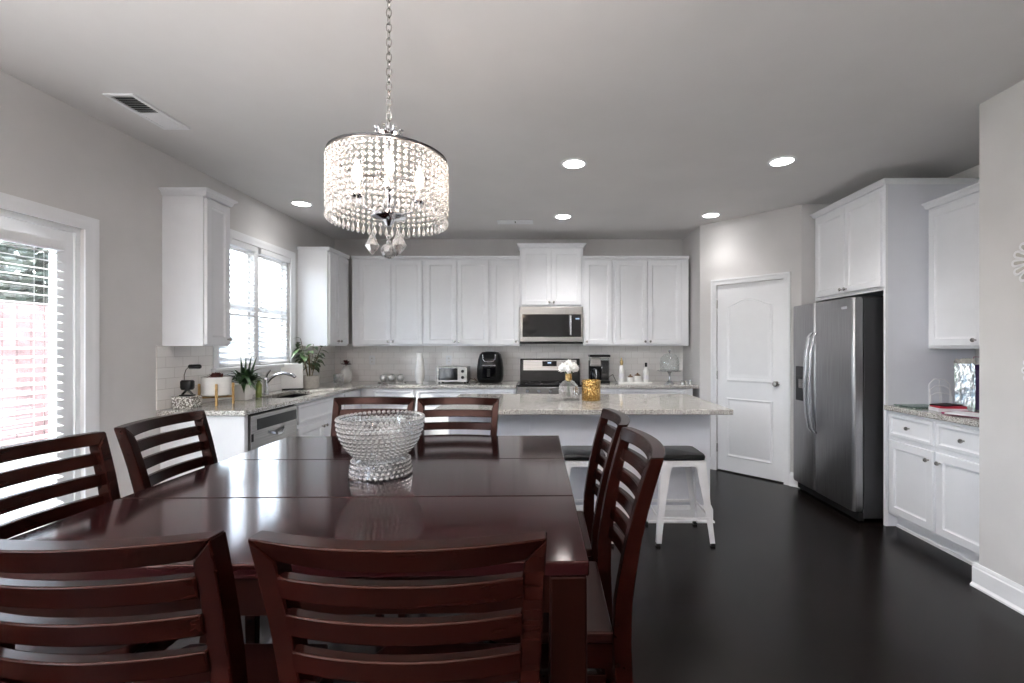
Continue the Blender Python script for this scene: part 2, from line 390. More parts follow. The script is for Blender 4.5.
# patio door: two glazed panels in a frame
pd = struct(MB().box(XL-.12, XL-.02, DY0, DY0+.03, 0, DZ).box(XL-.12, XL-.02, DY1-.03, DY1, 0, DZ).box(XL-.12, XL-.02, DY0+.03, DY1-.03, DZ-.03, DZ).box(XL-.12, XL-.02, DY0+.03, DY1-.03, 0, .03).build('door_1', 'trimwhite'))
def glazed(u0, u1, x0, x1, st, zb, zt):
    a = slab([u0, u0+st, u1-st, u1], [.03, zb, zt, DZ-.03], [(1, 1)], x0, x1, lambda u, v, t: (t, u, v)).build('door_panel', 'trimwhite', pd, bevel=.003)
    box((x0+x1)/2-.004, (x0+x1)/2+.004, u0+st, u1-st, zb, zt).build('window_pane', 'pane', a)
    return a
glazed(DY0+.03, 1.78, XL-.075, XL-.03, .12, .26, 1.92)
glazed(1.78, DY1-.03, XL-.075, XL-.03, .09, .26, 1.92)
# kitchen window: twin double-hung
w1 = struct(slab([WY0, WY0+.035, 4.255, 4.325, WY1-.035, WY1], [WZ0, WZ0+.035, WZ1-.035, WZ1], [(1, 1), (3, 1)], XL-.12, XL-.02, lambda u, v, t: (t, u, v)).build('window_1', 'trimwhite'))
for a, b in ((WY0+.035, 4.255), (4.325, WY1-.035)):
    s_ = slab([a, a+.035, b-.035, b], [WZ0+.035, WZ0+.075, 1.70, 1.74, WZ1-.07, WZ1-.035], [(1, 1), (1, 3)], XL-.09, XL-.06, lambda u, v, t: (t, u, v)).build('window_sash', 'trimwhite', w1)
    box(XL-.079, XL-.074, a+.035, b-.035, WZ0+.075, WZ1-.07).build('window_pane', 'pane', s_)
struct(box(XL-.02, XL+.045, WY0-.09, WY1+.09, WZ0-.03, WZ0).build('trim_6', 'trimwhite', bevel=.006))
# windows of the living area behind the camera
w2 = struct(slab([-2.5, -2.44, -1.63, -1.57, -.76, -.7], [.45, .5, 2.0, 2.06], [(1, 1), (3, 1)], XL-.11, XL-.04, lambda u, v, t: (t, u, v)).build('window_2', 'trimwhite'))
# pantry door
pdr = box(DD0+.004, DD1-.004, .012, .047, .014, DDZ-.004).build('door_2', 'trimwhite'); struct(pdr); at(pdr, (PX, PY, 0), TH)
def inset(pts, d):
    c = Vector((sum(p[0] for p in pts)/len(pts), sum(p[1] for p in pts)/len(pts)))
    w = max(p[0] for p in pts)-min(p[0] for p in pts); h = max(p[1] for p in pts)-min(p[1] for p in pts)
    return [(c.x+(p[0]-c.x)*(1-2*d/w), c.y+(p[1]-c.y)*(1-2*d/h)) for p in pts]
def raised(pts):
    rings = [[(x, y0, z) for x, z in inset(pts, d)] for d, y0 in ((0, .012), (.010, .005), (.018, .008), (.030, .0135), (.055, .0065))]
    mb = MB().loft(rings, False); k = len(pts); mb.f.append(tuple(range(4*k, 5*k))); return mb
xl, xr = DD0+.11, DD1-.11
arch = [(xl, .985), (xr, .985)] + [(xr+(xl-xr)*t, 1.80+.075*(math.sin(PI*t)**1.6)) for t in [i/16 for i in range(17)]]
raised(arch).build('door_panel', 'trimwhite', pdr, smooth=25)
raised([(xl, .17), (xr, .17), (xr, .81), (xl, .81)]).build('door_panel', 'trimwhite', pdr, smooth=25)
for z in (.25, 1.05, 1.83): MB().tube([(DD0+.002, .006, z-.045), (DD0+.002, .006, z+.045)], .008, 8).build('hinge', 'nickel', pdr, smooth=40)
kn = MB().lathe([(.026, 0), (.026, .006), (.011, .010), (.010, .03), (.024, .038), (.027, .052), (.018, .062), (.003, .064)], 16).xf(Matrix.Translation((DD1-.07, .012, .99)) @ Matrix.Rotation(PI/2, 4, 'X'))
kn.build('door_knob', 'nickel', pdr, smooth=40)

# ------------------------------------------------------------------ outside
struct(box(-14, XL-.15, -8, 14, -.25, -.12).build('ground_exterior', 'grass'))
struct(box(-6.5, XL-.15, -6, 12, -.12, -.05).build('patio_exterior', 'concrete'))
fn = MB()
for i in range(68): fn.box(-6.62, -6.6, -3+i*.155, -3+i*.155+.148, -.1, 1.9)
ff = thing('garden_fence', 'reddish board fence outside beyond the patio door blind', 'fence', (-6.6, 4.4, -.12))
fn.xf(Matrix.Translation((6.6, -4.4, .12))).build('board_panel', 'fence', ff)
MB().box(-.06, -.02, -7.4, 3.1, .4, .5).box(-.06, -.02, -7.4, 3.1, 1.5, 1.6).build('rail', 'fence', ff)
f2 = thing('garden_fence', 'pale blue-grey fence outside beyond the sink window blinds', 'fence', (-6.6, 11, -.12))
fn = MB()
for i in range(44): fn.box(-.01, .01, -3.4+i*.155, -3.4+i*.155+.148, .02, 2.15)
fn.build('board_panel', 'bluefence', f2)
MB().box(-.06, -.02, -3.4, 3.4, .4, .5).box(-.06, -.02, -3.4, 3.4, 1.7, 1.8).build('rail', 'bluefence', f2)
def shrub(loc, r, h, label):
    t = thing('garden_tree', label, 'tree', loc)
    MB().tube([(0, 0, 0), (.05, .02, h*.5), (0, 0, h*.8)], [.12, .09, .05], 8).build('trunk', 'stem', t, smooth=50)
    mb = MB()
    for i in range(2600):
        d = Vector((random.gauss(0, 1), random.gauss(0, 1), random.gauss(0, 1))).normalized()*r*random.uniform(.55, 1)
        p = Vector((d.x, d.y, h+d.z*.8)); a = Vector((random.gauss(0, 1), random.gauss(0, 1), random.gauss(0, 1))).normalized()*.12; b = a.orthogonal().normalized()*.06
        mb.add([p-a, p+b, p+a, p-b], [(0, 1, 2, 3)])
    mb.build('foliage', 'treeleaf', t)
shrub((-8.2, 7.2, -.12), 1.3, 2.6, 'leafy garden tree beyond the fence outside the patio door')

# ------------------------------------------------------------------ blinds
def blind(label, x, y0, y1, z0, z1, tilt, grp):
    t = thing('window_blind', label, 'blind', (x, (y0+y1)/2, z0), 0, grp); w = (y1-y0)/2
    box(-.028, .028, -w, w, z1-z0-.05, z1-z0).build('headrail', 'trimwhite', t, bevel=.003)
    mb = MB(); z = .03; c, s_ = math.cos(tilt)*.025, math.sin(tilt)*.025
    while z < z1-z0-.06:
        mb.loft([[(-c, y, z-s_-.0012), (0, y, z+.002), (c, y, z+s_-.0012), (c, y, z+s_+.0012), (0, y, z+.005), (-c, y, z-s_+.0012)] for y in (-w+.004, w-.004)]); z += .047
    mb.build('slats', 'blind', t)
    box(-.022, .022, -w+.004, w-.004, 0, .016).build('bottom_rail', 'trimwhite', t, bevel=.003)
    for yy in ((-w*.62, w*.62) if w < .3 else (-w*.7, 0, w*.7)):
        mb = MB()
        for xx in (-.026, .026): mb.tube([(xx, yy, 0), (xx, yy, z1-z0-.04)], .0012, 4)
        mb.build('ladder_cord', 'trimwhite', t)
    MB().tube([(.035, -w+.06, z1-z0-.05), (.036, -w+.06, .45*(z1-z0))], .003, 6).build('tilt_wand', 'trimwhite', t)
blind('white slatted blind over the patio door glass behind the dining chairs', XL+.03, 1.80, 2.512, .2, 1.945, -.20, None)
blind('white slatted blind over the far garden door panel nearest the camera', XL+.03, .98, 1.76, .2, 1.95, -.20, None)
blind('white slatted blind in the left half of the sink window', XL-.02+.0, WY0+.012, 4.262, WZ0+.004, WZ1-.004, -.5, 'sink window blinds')
blind('white slatted blind in the right half of the sink window', XL-.02+.0, 4.318, WY1-.012, WZ0+.004, WZ1-.004, -.5, 'sink window blinds')

# ------------------------------------------------------------------ cabinets (local: front faces -y, x along, z up)
def door_mb(x0, x1, z0, z1, fr=.052, t=.02):
    mb = MB(); y = -t
    R = lambda d, yy: [(x0+d, yy, z0+d), (x1-d, yy, z0+d), (x1-d, yy, z1-d), (x0+d, yy, z1-d)]
    rings = [R(0, 0), R(0, y+.003), R(.003, y), R(fr, y), R(fr+.005, y+.006), R(fr+.014, y+.009)]
    mb.loft(rings, False); mb.f.append((0, 1, 2, 3)); mb.f.append((20, 21, 22, 23)); return mb
def drawer_mb(x0, x1, z0, z1, t=.02):
    return door_mb(x0, x1, z0, z1, .022, t)
KNOB = [(.006, 0), (.005, .012), (.013, .018), (.0145, .024), (.011, .030), (.002, .031)]
def knob(par, x, z, t=.02):
    MB().lathe(KNOB, 12).xf(Matrix.Translation((x, -t, z)) @ Matrix.Rotation(PI/2, 4, 'X')).build('knob', 'nickel', par, smooth=50)
def fronts(t, doors=(), drawers=()):
    for (x0, x1, z0, z1, kx, kz) in doors:
        d = door_mb(x0, x1, z0, z1).build('door', 'white', t)
        if kx is not None: knob(d, kx, kz)
    for (x0, x1, z0, z1, ks) in drawers:
        d = drawer_mb(x0, x1, z0, z1).build('drawer', 'white', t)
        for k in ks: knob(d, k, (z0+z1)/2)
def crown(t, w, d, h, ov=.028, hh=.045, left=True, right=True):
    pr = [(0, 0), (.006, .006), (ov*.45, hh*.55), (ov, hh*.8), (ov, hh)]
    rings = []
    for o, z in pr:
        xa, xb = (-o if left else 0), (w+(o if right else 0))
        rings.append([(xa, -.02-o, h+z), (xb, -.02-o, h+z), (xb, d, h+z), (xa, d, h+z)])
    MB().loft(rings).build('crown_moulding', 'white', t, smooth=30)
def upper(label, loc, rz, w, d, h, doors, cr=None, grp='white wall cabinets'):
    t = thing('wall_cabinet', label, 'cabinet', loc, rz, grp)
    box(0, w, 0, d, 0, h).build('body', 'white', t, bevel=.0015)
    fronts(t, doors)
    if cr: crown(t, w, d, h, *cr)
    return t
UZ, UH = 1.37, 1.045      # upper cabinets: bottom and box height (plus top rail)
def two(w, h, g=.004, e=.02, kz=.055):
    m = w/2; return [(e, m-g/2, .02, h-.02, m-.028, kz), (m+g/2, w-e, .02, h-.02, m+.028, kz)]
CY = 5.47                 # face of the rear uppers (door fronts .02 nearer)
def px(x, y=CY): return (x-546)*y/455
D_UP = YB-CY-.02
TR = (.012, .035, False, False)
# left wall
upper('narrow white wall cabinet standing alone left of the sink window', (-2.42, 3.21, UZ), PI/2, .262, .29-.001, 1.06, [(.012, .250, .012, 1.048, .222, .05)], (.03, .05, True, True))
upper('white corner wall cabinet right of the sink window', (-2.385, 4.96, UZ), PI/2, .50, .325-.001, UH, [(.03, .215, .02, UH-.02, .19, .055), (.235, .49, .02, UH-.02, .26, .055)], (.012, .035, True, False))
# rear wall
xs = [px(x) for x in (352.2, 424, 490.5, 520, 583, 612.8, 688.5)]
w = xs[1]-xs[0]; m0 = px(359.5)-xs[0]; mm = px(391.5)-xs[0]
upper('white two-door wall cabinet above the silver balls', (xs[0], CY, UZ), 0, w, D_UP, UH, [(m0, mm-.003, .02, UH-.02, mm-.03, .055), (mm+.003, w-.02, .02, UH-.02, mm+.03, .055)], TR)
w = xs[2]-xs[1]; upper('white two-door wall cabinet above the toaster oven', (xs[1], CY, UZ), 0, w, D_UP, UH, two(w, UH), TR)
w = xs[3]-xs[2]; upper('single-door white wall cabinet left of the microwave', (xs[2], CY, UZ), 0, w, D_UP, UH, [(.015, w-.015, .02, UH-.02, w-.045, .055)], TR)
w = xs[4]-xs[3]; upper('raised white cabinet with crown moulding above the microwave', (xs[3], CY-.005, 1.842), 0, w, D_UP+.005, .705, two(w, .705, kz=.05), (.036, .05, True, True))
w = xs[5]-xs[4]; upper('single-door white wall cabinet right of the microwave', (xs[4], CY, UZ), 0, w, D_UP, UH, [(.02, w-.012, .02, UH-.02, .045, .055)], TR)
w = xs[6]-xs[5]; m_ = px(647.3)-xs[5]
upper('white two-door wall cabinet above the glass cake stand', (xs[5], CY, UZ), 0, w, D_UP, UH, [(.03, m_-.003, .02, UH-.02, m_-.03, .055), (m_+.003, w-.09, .02, UH-.02, m_+.03, .055)], TR)
# right side
FX = 2.60                 # face of the fridge surround and right base cabinet
w = QY-.005-3.48
fc = upper('deep white two-door cabinet with full-height end panel enclosing the refrigerator', (FX, QY-.005, 1.80), -PI/2, w, XR-FX-.005, .80, [(.035, w/2-.003, .03, .77, w/2-.03, .06), (w/2+.003, w-.035, .03, .77, w/2+.03, .06)], None)
crown(fc, w+.02, XR-FX-.005, .80, .035, .035, False, True)
ep_ = box(w+.002, w+.020, 0, XR-FX-.005, -1.80, .80).build('end_panel', 'panel', fc, bevel=.001)
box(w, w+.022, -.02, 0, -1.80, .80).build('face_strip', 'white', ep_, bevel=.002)
upper('white single-door wall cabinet above the gift bag', (2.905, 3.455, UZ-.02), -PI/2, .845, XR-2.905-.003, UH+.01, [(.02, .45, .02, UH-.01, .40, .06), (.456, .83, .02, UH-.01, .50, .06)], (.03, .045, True, False))

def base(label, loc, rz, w, d, doors, drawers, grp='white base cabinets', h=CT-.038, toe=.1, hole=None):
    t = thing('base_cabinet', label, 'cabinet', loc, rz, grp)
    if hole: slab([0, hole[0], hole[1], w], [0, hole[2], hole[3], d], [(1, 1)], toe, h, lambda u, v, q: (u, v, q)).build('body', 'white', t)
    else: MB().box(0, w, 0, d, toe, h).build('body', 'white', t, bevel=.0015)
    box(0, w, .07, d, 0, toe).build('toe_kick', 'white', t)
    box(0, w, .058, .07, 0, .02).build('shoe_moulding', 'trimwhite', t)
    fronts(t, doors, drawers); return t
# right base cabinet
w = 3.455-YN-.005; s1 = 3.455-3.025; hb = CT-.038
base('white base cabinet under the paper-strewn counter right of refrigerator', (FX, 3.455, 0), -PI/2, w, XR-FX-.005,
     [(.025, s1-.012, .125, .665, s1-.045, .60), (s1+.012, w-.02, .125, .665, s1+.045, .60)],
     [(.025, s1-.012, .70, hb-.02, [(.025+s1-.012)/2]), (s1+.012, w-.02, .70, hb-.02, [(s1+.012+w-.02)/2])])
# left run
LX = -2.12
ep = thing('counter_end_panel', 'plain white end panel closing the sink counter run', 'panel', (LX, 3.19, 0), PI/2)
box(0, .04, -.005, .585, 0, hb).build('panel', 'white', ep, bevel=.002)
t = base('white sink base cabinet between dishwasher and corner', (LX, 3.845, 0), PI/2, .90, .585,
         [(.02, .447, .125, .665, .42, .62), (.453, .88, .125, .665, .48, .62)], [(.02, .88, .70, hb-.02, [])], hole=(.06, .76, .04, .44))
base('white corner base cabinet beside the sink cabinet', (LX, 4.75, 0), PI/2, .46, .585, [(.02, .3, .125, hb-.02, .05, .78)], [])
BY = 5.21
xb = [-2.115, px(415.5, BY), px(485, BY), -.345]
base('white base cabinet below the three silver balls', (xb[0], BY, 0), 0, xb[1]-xb[0], YB-BY-.005,
     [(.14, (xb[1]-xb[0])/2+.05, .125, .665, None, 0), ((xb[1]-xb[0])/2+.06, xb[1]-xb[0]-.02, .125, .665, None, 0)], [(.14, xb[1]-xb[0]-.02, .70, hb-.02, [px(393.5, BY)-xb[0]])])
base('white base cabinet below the toaster oven', (xb[1], BY, 0), 0, xb[2]-xb[1], YB-BY-.005,
     [(.02, (xb[2]-xb[1])/2-.003, .125, .665, None, 0), ((xb[2]-xb[1])/2+.003, xb[2]-xb[1]-.02, .125, .665, None, 0)], [(.02, xb[2]-xb[1]-.02, .70, hb-.02, [px(450, BY)-xb[1]])])
base('narrow white base cabinet left of the range', (xb[2], BY, 0), 0, xb[3]-xb[2], YB-BY-.005, [(.02, xb[3]-xb[2]-.02, .125, .665, .06, .6)], [(.02, xb[3]-xb[2]-.02, .70, hb-.02, [(xb[3]-xb[2])/2])])
xr0, xr1 = .435, 1.68
base('white base cabinet under the coffee maker', (xr0, BY, 0), 0, .38, YB-BY-.005, [(.02, .36, .125, .665, .06, .6)], [(.02, .36, .70, hb-.02, [.19])])
base('white base cabinet under the cake stand', (xr0+.38, BY, 0), 0, xr1-xr0-.38, YB-BY-.005, two(xr1-xr0-.38, .665)[:0], [(.02, xr1-xr0-.46, .70, hb-.02, [.4]), (.02, xr1-xr0-.46, .42, .68, [.4]), (.02, xr1-xr0-.46, .125, .40, [.4])])

# worktops
gz0, gz1 = CT-.036, CT
flat = lambda u, v, t: (u, v, t)
SX0, SX1, SY0, SY1 = -2.53, -2.19, 3.93, 4.58
us = [XL+.01, SX0, SX1, -2.085, -.342]; vs = [3.15, SY0, SY1, 5.175, YB-.01]
o = slab(us, vs, [(1, 1), (3, 0), (3, 1), (3, 2)], gz0, gz1, flat).build('countertop', 'granite', bevel=.005)
tag(o, 'L-shaped speckled granite countertop with the undermount sink cutout', 'countertop', 'granite countertops')
tag(box(.437, 1.735, 5.175, YB-.01, gz0, gz1).build('countertop', 'granite', bevel=.005), 'speckled granite countertop right of the range holding the coffee maker', 'countertop', 'granite countertops')
tag(box(FX-.035, XR-.002, YN+.004, 3.456, gz0, gz1).build('countertop', 'granite', bevel=.005), 'speckled granite countertop strewn with papers beside the refrigerator', 'countertop', 'granite countertops')
# sink
sk = thing('sink', 'dark stainless undermount sink basin below the chrome faucet', 'sink', ((SX0+SX1)/2, (SY0+SY1)/2, gz0-.2))
hx, hy = (SX1-SX0)/2, (SY1-SY0)/2
MB().box(-hx-.012, -hx, -hy-.012, hy+.012, 0, .199).box(hx, hx+.012, -hy-.012, hy+.012, 0, .199).box(-hx, hx, -hy-.012, -hy, 0, .199).box(-hx, hx, hy, hy+.012, 0, .199).box(-hx, hx, -hy, hy, 0, .012).build('basin', 'blackmatte', sk)
MB().lathe([(.045, .012), (.045, .015), (.03, .013), (.004, .0125)], 16).build('drain', 'chrome', sk, smooth=40)
# faucet
fa = thing('faucet', 'chrome pull-out kitchen faucet arching over the sink', 'faucet', (-2.60, 4.22, CT))
MB().lathe([(.028, 0), (.028, .01), (.022, .016), (.021, .12), (.024, .14), (.018, .155), (.003, .158)], 16).build('body', 'chrome', fa, smooth=40)
MB().tube([(0.005, 0, .10), (.05, 0, .15), (.10, 0, .183), (.16, 0, .197), (.21, 0, .19)], [.013, .012, .012, .013, .013], 10).build('spout', 'chrome', fa, smooth=50)
MB().tube([(.20, 0, .192), (.25, 0, .177), (.275, 0, .160)], [.016, .017, .014], 10).build('spray_head', 'chrome', fa, smooth=50)
MB().tube([(0, 0, .15), (.015, 0, .19), (.045, 0, .225)], [.012, .010, .007], 8).build('lever', 'chrome', fa, smooth=50)

# island
IX0, IX1, IY0, IY1 = -.80, 1.32, 3.20, 4.26
isl = thing('kitchen_island', 'white panelled kitchen island behind the dining table', 'island', ((IX0+IX1)/2, 3.86, 0))
cx = (IX0+IX1)/2; bx = 1.02; by0, by1 = 3.55-3.86, 4.22-3.86
box(-bx, bx, by0, by1, 0, gz0-.002).build('body', 'panel', isl)
for x0, x1 in ((-bx, -.385), (-.37, .30), (.315, bx)):
    box(x0+.004, x1-.004, by0-.006, by0, .14, gz0-.002).build('back_panel', 'panel', isl, bevel=.002)
pr = [(0, 0), (.026, 0), (.026, .012), (.016, .02), (.016, .1), (.006, .13), (0, .13)]
MB().loft([[(sx*(bx+o), sy, z) for o, z in pr] if False else [(x, y, z) for x, y, z in q] for q in (
    [(-bx-o, by1, z) for o, z in pr], [(-bx-o, by0-.006-o, z) for o, z in pr], [(bx+o, by0-.006-o, z) for o, z in pr], [(bx+o, by1, z) for o, z in pr])]).build('base_moulding', 'trimwhite', isl)
for k in range(3):
    x0 = -bx+.02+k*.667; d = MB().box(x0, x0+.645, by1, by1+.02, .12, gz0-.03).build('door', 'white', isl, bevel=.003)
tag(box(IX0, IX1, IY0, IY1, gz0, gz1).build('countertop', 'granite', bevel=.005), 'speckled granite island countertop holding the vase and gold candle holder', 'countertop', 'granite countertops')

# ------------------------------------------------------------------ appliances
# dishwasher (faces +x)
dw = thing('dishwasher', 'stainless dishwasher beside the sink with black control strip', 'dishwasher', (LX+.0, 3.235, 0), PI/2)
box(0, .603, .005, .57, .1, hb-.002).build('body', 'blackmatte', dw)
box(.004, .599, -.022, .004, .115, hb-.012).build('door', 'steel', dw, bevel=.004)
box(.07, .585, -.0245, -.0215, hb-.125, hb-.045).build('control_strip', 'black', dw)
MB().loft([[(.20+.2*i/12+0*a, -.023-.028*math.sin(PI*i/12)**.7+dy, hb-.16-.03*math.sin(PI*i/12)+dz) for dy, dz in ((-.006, -.008), (.003, -.008), (.003, .008), (-.006, .008))] for a in (0,) for i in range(13)]).build('handle', 'chrome', dw, smooth=50)
box(.005, .03, -.023, -.0215, hb-.20, hb-.145).build('badge', 'blackmatte', dw)
box(0, .603, .05, .06, 0, .1).build('toe_kick', 'blackmatte', dw)
# range
rg = thing('range', 'stainless and black freestanding range below the microwave', 'oven', (.05, 5.17, 0)); rw = .377
box(-rw, rw, .03, .645, .05, .905).build('body', 'fridgeside', rg)
box(-rw, rw, -.005, .63, .905, .93).build('cooktop', 'blackglass', rg, bevel=.008, seg=3)
box(-rw, rw, -.02, .03, .815, .905).build('control_panel', 'steel', rg, bevel=.006)
for x in (-.26, -.13, 0, .13, .26):
    MB().lathe([(.021, 0), (.021, .012), (.017, .03), (.002, .031)], 14).xf(Matrix.Translation((x, -.02, .862)) @ Matrix.Rotation(PI/2, 4, 'X')).build('knob', 'chrome', rg, smooth=40)
dr = box(-rw, rw, -.015, .03, .24, .81).build('door', 'steel', rg, bevel=.006)
box(-.25, .25, -.018, -.013, .36, .66).build('window', 'blackglass', dr)
MB().tube([(-.3, -.015, .75), (-.3, -.05, .75), (.3, -.05, .75), (.3, -.015, .75)], .011, 8).build('handle', 'handle', dr, smooth=60)
box(-rw, rw, -.01, .03, .06, .235).build('drawer', 'steel', rg, bevel=.005)
bgp = MB().loft([[(-rw, y, z) for y, z in ((.55, .93), (.565, 1.06), (.585, 1.2), (.60, 1.21), (.645, 1.21), (.645, .93))], [(rw, y, z) for y, z in ((.55, .93), (.565, 1.06), (.585, 1.2), (.60, 1.21), (.645, 1.21), (.645, .93))]]).build('backguard', 'black', rg, bevel=.004)
MB().loft([[(x, y, z) for y, z in ((.5625, 1.065), (.5835, 1.193), (.586, 1.193), (.566, 1.065))] for x in (-.335, .335)]).build('control_face', 'steel', rg)
MB().loft([[(x, y, z) for y, z in ((.5635, 1.115), (.5765, 1.18), (.580, 1.18), (.5675, 1.115))] for x in (-.095, .085)]).build('display', 'blackglass', rg)
MB().loft([[(x, y, z) for y, z in ((.5695, 1.150), (.5730, 1.166), (.577, 1.166), (.573, 1.150))] for x in (-.03, .015)]).build('clock', 'display', rg)
# burners
for x, y, r in ((-.19, .16, .1), (.19, .16, .085), (-.19, .42, .075), (.19, .42, .1)):
    MB().lathe([(r, .9295), (r, .931), (r-.006, .931), (r-.006, .9295)], 28, (x, y, 0), False).build('burner_ring', 'fridgeside', rg)
# microwave
mw = thing('microwave', 'stainless over-the-range microwave with black glass door', 'microwave', (px(551.3, 5.43), 5.43, 1.403)); mwx = .377
box(-mwx, mwx, .02, YB-5.43-.012, 0, .438).build('body', 'steel', mw, bevel=.003)
md = box(-mwx, mwx, 0, .022, .018, .436).build('door', 'steel', mw, bevel=.005)
box(-.345, .355, -.003, .001, .075, .345).build('window', 'blackglass', md)
box(-.30, .14, -.0045, -.002, .10, .32).build('inner_window', 'blackglass', md)
MB().tube([(.228, 0, .10), (.228, -.035, .105), (.228, -.035, .325), (.228, 0, .33)], .014, 8).build('handle', 'handle', md, smooth=60)
box(.29, .335, -.0045, -.002, .285, .30).build('display', 'display', mw)
box(-mwx, mwx, 0, .3, -.006, .018).build('vent_grille', 'blackmatte', mw)

# refrigerator (faces -x): local x runs toward the camera
fr = thing('refrigerator', 'dark stainless side-by-side refrigerator with ice dispenser', 'refrigerator', (2.377, 4.395, 0), -PI/2)
fw = 4.395-3.52; sp = 4.395-4.035
box(.005, fw-.005, .085, .80, .03, 1.745).build('body', 'fridgeside', fr, bevel=.006)
box(.01, fw-.01, .09, .79, 1.745, 1.762).build('hinge_cover', 'blackmatte', fr)
def fdoor(x0, x1):
    n = 8; rings = []
    for z in (.085, .10, 1.735, 1.75):
        e = .006 if z in (.085, 1.75) else 0
        prof = [(x0+e, .075-e), (x0+e, .028+e)] + [(x0+.03*(1-math.cos(a))+e*0, .028-.028*math.sin(a)+e) for a in [PI/2*i/4 for i in range(1, 5)]] + \
               [(x1-.03*(1-math.cos(a)), .028-.028*math.sin(a)+e) for a in [PI/2*i/4 for i in range(4, 0, -1)]] + [(x1-e, .028+e), (x1-e, .075-e)]
        rings.append([(x, y, z) for x, y in prof])
    return MB().loft(rings).build('door', 'fridge', fr, smooth=35)
d1 = fdoor(.002, sp-.003); d2 = fdoor(sp+.003, fw-.002)
def fhandle(par, x, s):
    pts = [(x, .0, .60), (x, -.03, .64), (x+s*.0, -.055, .78), (x, -.068, 1.04), (x, -.055, 1.31), (x, -.03, 1.45), (x, .0, 1.49)]
    rings = [[(p[0]+a, p[1]+b, p[2]) for a, b in ((-.016, -.008), (.016, -.008), (.016, .010), (-.016, .010))] for p in pts]
    MB().loft(rings).build('handle', 'handle', par, smooth=50, bevel=.003)
fhandle(d1, sp-.032, 1); fhandle(d2, sp+.032, 1)
dp = MB().box(.07, .255, -.004, .012, .86, 1.18).build('dispenser', 'blackglass', d1, bevel=.004)
box(.08, .245, -.007, -.003, 1.085, 1.17).build('control_panel', 'fridgeside', dp)
box(.13, .195, -.012, .0, .98, 1.06).build('paddle', 'steel', dp, bevel=.003)
box(fw-.14, fw-.07, -.0022, .001, 1.665, 1.685).build('badge', 'handle', d2)
box(.01, fw-.01, .05, .085, .012, .075).build('toe_grille', 'blackmatte', fr)
for x in (.06, fw-.06): MB().lathe([(.022, 0), (.022, .012), (.012, .03)], 12, (x, .1, 0)).build('foot', 'blackmatte', fr)

# ------------------------------------------------------------------ dining table
TX, TY = -.603, 1.63
tb = thing('dining_table', 'square dark cherry counter-height dining table with a leaf', 'table', (TX, TY, 0), math.radians(1.1))
TW, TD, TZ = .682, .680, .914
def top_piece(y0, y1):
    return box(-TW, TW, y0, y1, TZ-.032, TZ).build('tabletop', 'tabletop', tb, bevel=.004, seg=3)
ls, le = 1.374-TY, 1.836-TY
top_piece(-TD, ls-.0008); top_piece(ls+.0008, le-.0008); top_piece(le+.0008, TD)
MB().box(-TW+.02, TW-.02, -TD+.012, -TD+.037, TZ-.115, TZ-.033).box(-TW+.02, TW-.02, TD-.037, TD-.012, TZ-.115, TZ-.033).box(-TW+.012, -TW+.037, -TD+.037, TD-.037, TZ-.115, TZ-.033).box(TW-.037, TW-.012, -TD+.037, TD-.037, TZ-.115, TZ-.033).build('apron', 'tablewood', tb, bevel=.002)
for sx in (-1, 1):
    for sy in (-1, 1):
        x, y = sx*(TW-.044), sy*(TD-.044)
        MB().loft([[(x-a, y-a, z), (x+a, y-a, z), (x+a, y+a, z), (x-a, y+a, z)] for a, z in ((.034, 0), (.040, .5), (.040, TZ-.034))]).build('leg', 'tablewood', tb, bevel=.005)

